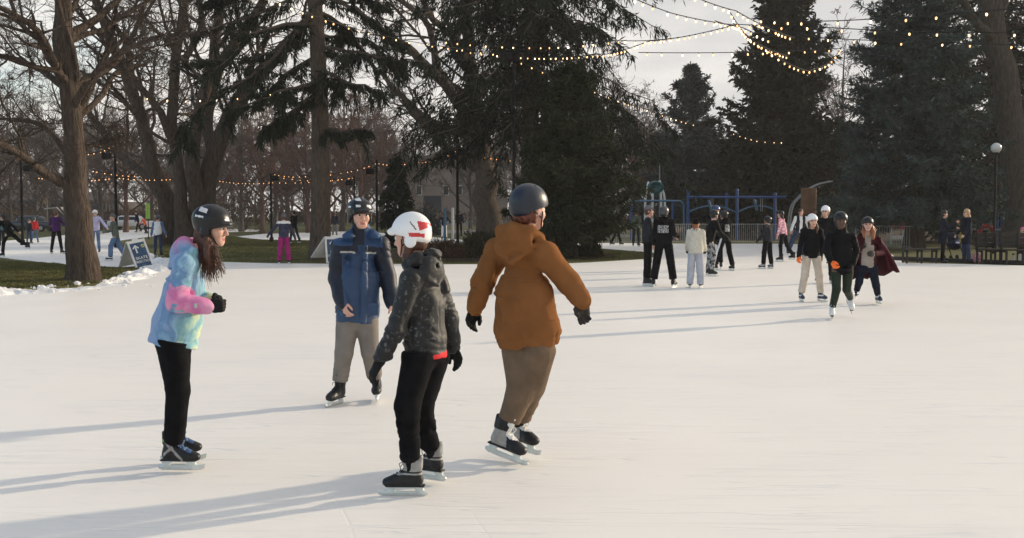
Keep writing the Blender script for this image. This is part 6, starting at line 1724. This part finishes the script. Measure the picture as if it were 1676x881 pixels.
# ------------------------------------------------------------------ A-frame signs
def flat_text(txt, size, name, m, parent, Mx, extrude=.002, align='CENTER'):
    cu = bpy.data.curves.new(name, 'FONT'); cu.body = txt; cu.size = size; cu.align_x = align; cu.align_y = 'CENTER'; cu.extrude = extrude; cu.offset = size * .008; cu.resolution_u = 3
    t = bpy.data.objects.new(name, cu); COL.objects.link(t); bpy.context.view_layer.update()
    me = bpy.data.meshes.new_from_object(t.evaluated_get(bpy.context.evaluated_depsgraph_get())); bpy.data.objects.remove(t)
    me.materials.clear(); me.materials.append(m); return put(name, me, parent, Mx)
def sandwich(label, corners, back, full=True):
    """corners: pixel quad of the front board (tl, tr, br, bl) with depths; back: foot pixels of the rear board"""
    tl, tr, br, bl = [P(*q) for q in corners]; root = (bl + br) / 2; root[2] = 0
    o = thing('sign_board', root, label, 'sign')
    tl, tr, br, bl = tl - root, tr - root, br - root, bl - root
    x = nrm((br - bl + tr - tl) / 2); u = nrm((tl - bl + tr - br) / 2); u = nrm(u - x * (x @ u)); n = np.cross(x, u)
    if n[1] > 0: n = -n
    wd = np.linalg.norm(br - bl); ht = np.linalg.norm(tl - bl); c = (tl + tr + br + bl) / 4
    def board(cc, uu, nn, nm):
        b = MB(); b.box(cc, (wd, ht, .035), (x, uu, nn), 0, .012)
        for s in (-1, 1): b.box(cc + x * s * (wd / 2 - .03) + nn * .02, (.05, ht, .02), (x, uu, nn), 0, .006)
        b.box(cc + uu * (ht / 2 - .05) + nn * .02, (wd - .13, .09, .016), (x, uu, nn), 0, .006); b.box(cc - uu * (ht / 2 - .03) + nn * .02, (wd - .13, .05, .016), (x, uu, nn), 0, .006)
        b.box(cc + uu * (ht / 2 + .02), (wd * .35, .05, .03), (x, uu, nn), 0, .01)
        return b.build(nm, MT['sign_white'], o)
    board(c, u, n, 'front_board')
    top = c + u * ht / 2
    ub = np.array(back) ; ub = nrm(top - (top + np.array(back) - UP * (top[2])))
    cb = top - ub * ht / 2 - n * .04
    board(cb, ub, nrm(np.cross(ub, x) * (1 if np.cross(ub, x)[1] > 0 else -1)), 'back_board')
    b = MB(); b.box(c + n * .019 - u * .015, (wd - .12, ht - .16, .006), (x, u, n)); f = b.build('sign_face', MT['sign_blue'], o)
    fr = lambda p: frame(x, u, n, p)
    zf = n * .0255
    flat_text('SKATE', ht * .125, 'lettering', MT['sign_white'], f, fr(c + zf - u * ht * .10))
    flat_text('DIRECTION', ht * .108, 'lettering', MT['sign_white'], f, fr(c + zf - u * ht * .22))
    flat_text('RIVERFRONT', ht * .05, 'lettering', MT['sign_white'], f, fr(c + zf - u * ht * .36)) if False else None
    b = MB(); q = c + zf - x * wd * .14 + u * ht * .19
    b.box(q - u * .02 * ht, (.045 * ht, .20 * ht, .004), (x, u, n))
    b.prism([q + u * .15 * ht, q + u * .05 * ht - x * .10 * ht, q + u * .015 * ht - x * .075 * ht, q + u * .085 * ht, q + u * .015 * ht + x * .075 * ht, q + u * .05 * ht + x * .10 * ht], n, .0045)
    b.build('arrow', MT['sign_white'], f)
    b = MB(); q = c + zf + x * wd * .27 + u * ht * .27
    for a in range(0, 360, 60):
        d = x * math.cos(R(a)) + u * math.sin(R(a)); e = x * -math.sin(R(a)) + u * math.cos(R(a))
        b.prism([q + d * .012, q + d * .045 * ht + e * .02 * ht, q + d * .07 * ht, q + d * .045 * ht - e * .02 * ht], n, .004)
    b.build('emblem', MT['sign_yellow'], f)
    b = MB(); b.box(c + zf - u * ht * .33, (wd * .22, .03 * ht, .003), (x, u, n)); b.build('emblem', MT['grey_cloth'], f)
    return o
DS = gd(443)
sandwich('white A-frame sign board reading SKATE DIRECTION with an up arrow, by the snow bank', [(206, 397, DS + .28), (238, 392, DS + .55), (252, 437, DS + .35), (224, 445, DS)], (-.45, .55, 0))
DS = gd(430)
sandwich('white A-frame sign board with blue face, half hidden behind the boy', [(528, 388, DS - .1), (562, 388, DS + .1), (566, 430, DS), (536, 431, DS - .3)], (-.62, .30, 0))

# ------------------------------------------------------------------ playground and fence
def fence(label, pts, h=1.05, gap=.11):
    Wp = [G(a, b) for a, b in pts]; root = Wp[0]
    o = thing('metal_fence', root, label, 'fence')
    for a, b in zip(Wp, Wp[1:]):
        a, b = a - root, b - root; L = np.linalg.norm(b - a); d = (b - a) / L
        n = max(1, round(L / 2.3)); 
        for j in range(n):
            p, q = a + d * L * j / n, a + d * L * (j + 1) / n
            mb = MB(); mb.tube([p, p + UP * (h + .04)], .028, 8); mb.build('post', MT['galvanised'], o)
            mb = MB(); mb.tube([p + UP * h, q + UP * h], .020, 6); mb.tube([p + UP * .14, q + UP * .14], .018, 6)
            k = int(np.linalg.norm(q - p) / gap)
            for i in range(1, k): c = p + (q - p) * i / k; mb.tube([c + UP * .14, c + UP * h], .010, 4, cap=False)
            mb.build('panel', MT['galvanised'], o)
    return o
fence('low galvanised picket fence in front of the blue playground frame', [(985, 401), (1100, 400), (1240, 399.5), (1300, 400)])
fence('low galvanised picket fence in front of the blue-grey spruce', [(1400, 408), (1492, 410)])
fence('short far picket fence behind the hooded man', [(765, 386), (840, 386)])

def swing():
    D = 66; X = lambda px: P(px, 350, D)[0]; Z = lambda py: hgt(py, D)
    root = root_at(1208, D); o = thing('playground_climber', root, 'blue playground climbing frame with arches behind the fence', 'playground frame')
    rx = root[0]
    for px, top, dy in ((1126, 312, 0), (1206, 312, 0), (1268, 318, 0), (1198, 318, 1.7), (1276, 340, 1.2)):
        b = MB(); x = X(px) - rx; b.tube([(x, dy, 0), (x, dy, Z(top))], .085, 10); b.ball((x, dy, Z(top)), .10, 0, 10, 6); b.build('post', MT['blue_paint'], o, smooth=True)
    b = MB(); b.tube([(X(1126) - rx, 0, Z(323)), (X(1286) - rx, 0, Z(323))], .075, 10); b.build('beam', MT['blue_paint'], o, smooth=True)
    for a, c in ((1128, 1204), (1208, 1277)):
        b = MB(); pts = [(X(a + (c - a) * t) - rx, .1, Z(347 - 10 * math.sin(t * math.pi) - 0)) for t in np.linspace(0, 1, 14)]; b.tube(pts, .045, 8); b.build('arch', MT['light_blue_paint'], o, smooth=True)
    for px, py0, py1, m in ((1162, 327, 352, 'light_blue_paint'), (1236, 326, 345, 'light_blue_paint')):
        b = MB(); b.box((X(px) - rx, -.1, Z((py0 + py1) / 2)), (.14, .12, (py1 - py0) * D / F0), (nrm((1, 0, .25)), np.array([0, 1, 0]), nrm((-.25, 0, 1))), 0, .03); b.build('handle', MT[m], o)
    for px in (1165, 1246):
        b = MB(); b.tube([(X(px) - rx - .06, 0, Z(323)), (X(px) - rx - .03, 0, Z(346)), (X(px) - rx + .06, 0, Z(346)), (X(px) - rx + .07, 0, Z(323))], .02, 6); b.build('hanger', MT['metal_grey'], o)
swing()
def monkey_bars():
    D = 67; X = lambda px: P(px, 350, D)[0]; Z = lambda py: hgt(py, D)
    root = root_at(1075, D); o = thing('overhead_bars', root, 'blue overhead bars with a rounded end left of climbing frame', 'playground bars'); rx = root[0]
    b = MB()
    pts = [(X(1030) - rx, 0, Z(329)), (X(1098) - rx, 0, Z(329))] + [(X(1110 + 9 * math.cos(t)) - rx, 0, Z(340 - 11 * math.sin(t))) for t in np.linspace(math.pi * .6, 0, 8)] + [(X(1120) - rx, 0, 0)]
    b.tube(pts, .06, 8); b.build('rail', MT['light_blue_paint'], o, smooth=True)
    for px in (1033, 1101):
        b = MB(); b.tube([(X(px) - rx, .05, 0), (X(px) - rx, .05, Z(329))], .07, 8); b.build('post', MT['blue_paint'], o, smooth=True)
    for px in range(1038, 1100, 7):
        b = MB(); b.tube([(X(px) - rx, -.05, Z(329)), (X(px) - rx, 1.1, Z(329))], .03, 6); b.build('rung', MT['light_blue_paint'], o, smooth=True)
monkey_bars()
def bubble_panel():
    D = 72; X = lambda px: P(px, 350, D)[0]; Z = lambda py: hgt(py, D)
    root = root_at(1074, D); o = thing('climbing_tower', root, 'teal bubble panel on pale curved posts behind the overhead bars', 'playground tower'); rx = root[0]
    for a, c, e in ((1056, 1062, 298), (1088, 1080, 296), (1068, 1070, 318), (1082, 1079, 318)):
        b = MB(); b.tube(spline([(X(a) - rx, 0, 0), (X(a) - rx, 0, Z(330)), (X((a + c) / 2) - rx, .1, Z(310)), (X(c) - rx, .3, Z(e))], 12), .075, 8); b.build('post', MT['white_paint'], o, smooth=True)
    S = Sdf((-1.2, -.6, Z(326)), (1.2, .9, Z(292)), .06); c = (X(1073) - rx, .1, Z(307))
    S.ell(c, (.56, .3, .42), None, .1); S.cone((c[0], .1, c[2] - .1), (c[0], .1, Z(322)), .42, .12, .15, (np.array([0, 1, 0]), .6)); S.ell((c[0], -.12, c[2] + .05), (.34, .2, .26), None, .05, 's')
    sdf_obj('bubble_panel', S, MT['teal_plastic'], o)
    b = MB(); b.tube([(X(1080.5) - rx, .4, 0), (X(1080.5) - rx, .4, Z(250))], .035, 8); b.build('mast', MT['metal_grey'], o, smooth=True)
bubble_panel()
def arch_climber():
    D = 64; X = lambda px: P(px, 350, D)[0]; Z = lambda py: hgt(py, D)
    root = root_at(1325, D); o = thing('arch_climber', root, 'tall brown panel with pale curved rails behind the white helmeted girl', 'playground climber'); rx = root[0]
    b = MB(); b.box((X(1323) - rx, 0, (Z(308) + Z(352)) / 2), (25 * D / F0, .18, Z(308) - Z(352)), None, 0, .04); b.box((X(1323) - rx, -.1, (Z(312) + Z(350)) / 2), (.08, .04, Z(312) - Z(350)), None, 0, .01); b.build('panel', MT['brown_panel'], o)
    for dy in (0, .5):
        b = MB(); b.tube(spline([(X(1292) - rx, dy, 0), (X(1296) - rx, dy, Z(345)), (X(1310) - rx, dy, Z(322)), (X(1335) - rx, dy, Z(304)), (X(1362) - rx, dy, Z(297))], 20), .045, 8); b.build('rail', MT['galvanised'], o, smooth=True)
    for px in (1314, 1332):
        b = MB(); b.tube([(X(px) - rx, .2, 0), (X(px) - rx, .2, Z(315))], .06, 8); b.build('post', MT['brown_panel'], o, smooth=True)
arch_climber()
def play_house():
    D = 56; X = lambda px: P(px, 350, D)[0]; Z = lambda py: hgt(py, D)
    root = root_at(1470, D); o = thing('play_slide', root, 'red plastic slide with pale supports under the blue-grey spruce', 'slide'); rx = root[0]
    b = MB(); q = [(X(1458) - rx, Z(361)), (X(1486) - rx, Z(361)), (X(1481) - rx, Z(376)), (X(1462) - rx, Z(372))]
    b.prism([(x, 0, z) for x, z in q], (0, 1, 0), .7); b.build('slide_bed', MT['red_plastic'], o)
    for px in (1463, 1482):
        b = MB(); b.tube([(X(px) - rx, .3, 0), (X(px) - rx, .3, Z(374))], .04, 8); b.build('post', MT['white_paint'], o)
    b = MB(); b.box((X(1471) - rx, -.1, Z(389)), (24 * D / F0, .1, .18), None, 0, .02); b.build('panel', MT['white_paint'], o)
    root = root_at(1610, D); o = thing('play_tower', root, 'play tower with lime and blue posts and a red arch behind the two women', 'playground tower'); rx = root[0]
    for px, top, m in ((1572, 345, 'yellow_plastic'), (1586, 350, 'lime_plastic'), (1605, 342, 'blue_paint'), (1620, 344, 'lime_plastic'), (1632, 348, 'blue_paint'), (1641, 346, 'light_blue_paint')):
        b = MB(); b.tube([(X(px) - rx, (px % 3) * .3, 0), (X(px) - rx, (px % 3) * .3, Z(top))], .09, 10); b.build('post', MT[m], o, smooth=True)
    b = MB(); b.tube([(X(1611 + 12 * math.cos(t)) - rx, -.3, Z(386 - 17 * math.sin(t))) for t in np.linspace(0, math.pi, 14)], .12, 8); b.build('arch', MT['red_plastic'], o, smooth=True)
    b = MB(); b.box((X(1646) - rx, -.2, Z(368)), (.28, .06, .5), None, 0, .02); b.build('panel', MT['light_blue_paint'], o)
    b = MB(); b.box((X(1608) - rx, .4, Z(376)), (2.2, 1.0, .08), None, 0, .02); b.build('deck', MT['metal_grey'], o)
play_house()
def picnic():
    root = G(1241, 387); o = thing('picnic_table', root, 'dark picnic table on the lawn behind the blue frame', 'table')
    b = MB(); b.box((0, 0, .74), (1.9, .8, .06), None, 0, .01); b.build('table_top', MT['bench_wood'], o)
    for s in (-1, 1):
        b = MB(); b.box((0, s * .7, .44), (1.9, .28, .05), None, 0, .01); b.build('seat', MT['bench_wood'], o)
        b = MB(); b.tube([(s * .65, -.7, 0), (s * .65, -.2, .72)], .04, 6); b.tube([(s * .65, .7, 0), (s * .65, .2, .72)], .04, 6); b.tube([(s * .65, -.75, .41), (s * .65, .75, .41)], .035, 6); b.build('leg', MT['bench_wood'], o)
picnic()
# benches along the right edge of the rink
def bench(label, px0, px1, py, back=True, seat=.46):
    a, c = G(px0, py), G(px1, py); root = (a + c) / 2; L = np.linalg.norm(c - a)
    o = thing('bench', root, label, 'bench')
    for y in (-.16, .0, .16):
        b = MB(); b.box((0, y, seat), (L, .14, .05), None, 0, .012); b.build('seat_slat', MT['bench_wood'], o)
    if back:
        for k, z in enumerate((.60, .76, .92)):
            b = MB(); b.box((0, .26 + .03 * k, z), (L, .035, .150), None, 0, .01); b.build('back_slat', MT['bench_wood'], o)
    for s in (-1, 0, 1):
        x = s * (L / 2 - .06)
        b = MB(); b.box((x, -.17, seat / 2 - .01), (.06, .06, seat - .04), None, 0, .01); b.box((x, .19, (1.0 if back else seat) / 2), (.06, .06, 1.0 if back else seat - .04), None, 0, .01); b.box((x, 0, seat - .055), (.06, .4, .05), None, 0, .01); b.build('leg', MT['bench_wood'], o)
bench('low dark backless bench left of the women', 1478, 1532, 431.5, False)
bench('dark backed bench right of the blond woman', 1600, 1636, 432)
bench('dark backed bench cut off by the right edge', 1640, 1700, 433)
def rink_edge():
    o = None
    a, b_ = G(1440, 425), G(1730, 435.5)
    mb = MB(); d = nrm(b_ - a); mb.box((a + b_) / 2 + UP * .06, (np.linalg.norm(b_ - a), .14, .14), (d, np.cross(UP, d), UP), 0, .02)
    o = mb.build('rink_border', MT['bench_wood']); props(o, 'long dark wooden border at the foot of the benches', 'border')
rink_edge()
for px, py, h_, m, lab in ((1657, 432.5, .34, 'bottle_cream', 'cream water bottle under the last bench, left one'), (1668, 433, .40, 'bottle_cream', 'taller cream water bottle under the last bench, right one')):
    o = thing('water_bottle', G(px, py), lab, 'bottle')
    b = MB(); b.tube([(0, -.05, 0), (0, -.05, h_ * .75), (0, -.05, h_ * .85)], [.055, .055, .035], 10); b.build('bottle_body', MT[m], o, smooth=True)
    b = MB(); b.tube([(0, -.05, h_ * .85), (0, -.05, h_)], .032, 10); b.build('cap', MT['cable'], o, smooth=True)
def bag():
    o = thing('backpack', G(1600, 431), 'pink and white backpack on the ice edge by the bench', 'bag')
    S = Sdf((-.3, -.3, -.02), (.3, .3, .5), .02); S.ell((0, 0, .17), (.17, .11, .19), None, .02); S.ell((0, -.1, .12), (.11, .06, .1), None, .02); S.disp(lambda q: .01 * vnoise(q * 12)); sdf_obj('bag_body', S, MT['plaid'], o)
    b = MB(); b.tube([(-.05, 0, .35), (0, 0, .41), (.05, 0, .35)], .012, 6); b.build('handle', MT['cable'], o, smooth=True)
bag()
def stroller():
    o = thing('stroller', G(1561, 428), 'dark stroller with pale bundle between the two women', 'stroller')
    S = Sdf((-.5, -.5, .2), (.5, .5, 1.1), .03); S.ell((0, 0, .55), (.22, .36, .17), None, .05); S.ell((0, .18, .75), (.24, .24, .22), None, .05); sdf_obj('seat', S, MT['navy_cloth'], o)
    S = Sdf((-.4, -.6, .3), (.4, .4, 1.0), .03); S.ell((0, -.1, .62), (.14, .24, .07), None, .03); S.disp(lambda q: .015 * vnoise(q * 9)); sdf_obj('blanket', S, MT['lilac_cloth'], o)
    b = MB(); b.tube([(-.2, -.3, .2), (-.2, .45, 1.0), (.2, .45, 1.0), (.2, -.3, .2)], .018, 6); b.build('handlebar', MT['pole_black'], o, smooth=True)
    for x in (-.22, .22):
        for y in (-.3, .28):
            b = MB(); b.tube([(x - .02, y, .11), (x + .02, y, .11)], .11, 12); b.build('wheel', MT['tyre'], o)
stroller()

# ------------------------------------------------------------------ far buildings, cars, small posts
def hall():
    D = 150; X = lambda px: P(px, 350, D)[0]; Z = lambda py: hgt(py, D)
    root = root_at(705, D); o = thing('school_building', root, 'far tan building with broad gable seen between the bare trees', 'building'); rx = root[0]
    zs = Z(292)
    b = MB(); b.prism([(X(655) - rx, 0, -.2), (X(830) - rx, 0, -.2), (X(830) - rx, 0, Z(262)), (X(742) - rx, 0, Z(247)), (X(655) - rx, 0, Z(275))], (0, 1, 0), 20); b.build('wall', MT['wall_tan'], o)
    b = MB()
    for p0, p1 in (((648, 278), (742, 247)), ((742, 247), (836, 264))):
        a, c = np.array([X(p0[0]) - rx, -.8, Z(p0[1])]), np.array([X(p1[0]) - rx, -.8, Z(p1[1])])
        b.prism([a, c, c + UP * .5, a + UP * .5], (0, 1, 0), 22)
    b.build('roof', MT['roof_dark'], o)
    for px in (668, 686, 730, 752, 780, 808):
        b = MB(); b.box((X(px) - rx, -.06, Z(312)), (.8, .1, 1.3), None, 0, .02); w_ = b.build('window', MT['white_paint'], o)
        b = MB(); b.box((0, -.12, 0), (.68, .05, 1.16)); pn = b.build('pane', MT['glass_dark'], w_); pn.location = (X(px) - rx, 0, Z(312))
    b = MB(); b.box((X(708) - rx, -.12, Z(334)), (2.4, .2, 2.2), None, 0, .02); b.build('door', MT['glass_dark'], o)
    b = MB()
    for i in range(6): b.box((X(712) - rx, -1.0 - .45 * i, .75 - .14 * i), (9.0, .45, .12))
    b.build('steps', MT['concrete'], o)
hall()
def low_building():
    D = 170; X = lambda px: P(px, 350, D)[0]; Z = lambda py: hgt(py, D)
    root = root_at(40, D); o = thing('long_building', root, 'long low grey building far behind the left skaters', 'building'); rx = root[0]
    b = MB(); b.box((0, 6, Z(330) / 2), (X(190) - X(-120), 12, Z(330)), None, 0, .02); b.build('wall', MT['wall_grey'], o)
    b = MB(); b.prism([(X(-125) - rx, -1, Z(331)), (X(195) - rx, -1, Z(331)), (X(185) - rx, 6, Z(318)), (X(-115) - rx, 6, Z(318))], (0, .2, 1), .3); b.build('roof', MT['roof_dark'], o)
    for px in range(-110, 190, 22):
        b = MB(); b.box((X(px) - rx, -.05, Z(341)), (1.2, .12, 1.0), None, 0, .02); b.build('window', MT['glass_dark'], o)
low_building()
def pavilion():
    D = 95; X = lambda px: P(px, 350, D)[0]; Z = lambda py: hgt(py, D)
    root = root_at(88, D); o = thing('shelter', root, 'small open shelter with pale sloping roof behind the purple jacket', 'shelter'); rx = root[0]
    b = MB(); b.prism([(X(72) - rx, 0, Z(341)), (X(92) - rx, 0, Z(339)), (X(106) - rx, 0, Z(352)), (X(106) - rx, 0, Z(354)), (X(92) - rx, 0, Z(341)), (X(72) - rx, 0, Z(343))], (0, 1, 0), 2.5); b.build('roof', MT['concrete'], o)
    for px, top in ((75, 342), (91, 341), (104, 352)):
        b = MB(); b.tube([(X(px) - rx, .6, 0), (X(px) - rx, .6, Z(top))], .07, 8); b.build('post', MT['roof_dark'], o)
    b = MB(); b.box((X(83) - rx, 2.0, Z(360)), (.9, .1, 1.3)); b.build('back_panel', MT['wall_grey'], o)
pavilion()
def car(label, px, py, rz, m):
    root = G(px, py); o = thing('parked_car', root, label, 'car', rz=rz)
    S = Sdf((-2.5, -1.1, .1), (2.5, 1.1, 1.7), .06)
    S.box((0, 0, .58), (4.3, 1.7, .62), None, .18, .1); S.cone((-.9, 0, 1.0), (.8, 0, 1.0), .42, .42, .15, (np.array([0, 1, 0]), 1.6)); sdf_obj('car_body', S, MT[m], o)
    for s in (-1, 1):
        b = MB(); b.box((-.05, s * .66, 1.12), (1.9, .06, .34), None, 0, .02); b.build('window', MT['glass_dark'], o)
        for x in (-1.35, 1.35):
            b = MB(); b.tube([(x, s * .72, .32), (x, s * .9, .32)], .32, 14); w_ = b.build('wheel', MT['tyre'], o)
            b = MB(); b.tube([(x, s * .9, .32), (x, s * .915, .32)], .19, 12); b.build('rim', MT['metal_grey'], w_)
car('pale car parked far off behind the orange-jacketed child', 214, 376, .1, 'car_white')
car('dark car parked far off behind the two small children', 52, 379, -.1, 'car_dark')
car('dark car parked far off between the trees on the left', 150, 375, .2, 'car_dark')
for px, py, top, D_, lab in ((242, 383, 333, 70, 'lime green upright banner right of the white-vested person'), (286, 392, 326, 60, 'small lime green sign high between the multi-stemmed trunks')):
    root = root_at(px, D_); o = thing('banner_sign', root, lab, 'banner')
    zt = hgt(top, D_); low = zt - (1.0 if px < 260 else .35)
    b = MB(); b.tube([(0, .05, 0), (0, .05, zt)], .03, 8); b.build('post', MT['pole_black'], o)
    b = MB(); b.box((0, 0, (zt + low) / 2), (.28, .03, zt - low), None, 0, .01); b.build('banner', MT['lime_plastic'], o)
for px, D_, top, lab in ((728, 58, 341, 'pale blue upright marker left of the dark brown jacketed person'), (741, 58, 340, 'white upright marker beside the pale blue one')):
    root = root_at(px, D_); o = thing('marker_post', root, lab, 'marker')
    b = MB(); b.box((0, 0, hgt(top, D_) / 2), (.14, .08, hgt(top, D_)), None, 0, .03); b.build('panel', MT['light_blue_paint' if px == 728 else 'white_paint'], o)
    b = MB(); b.tube([(0, 0, 0), (0, 0, .06)], [.2, .16], 10); b.build('base', MT['concrete'], o)
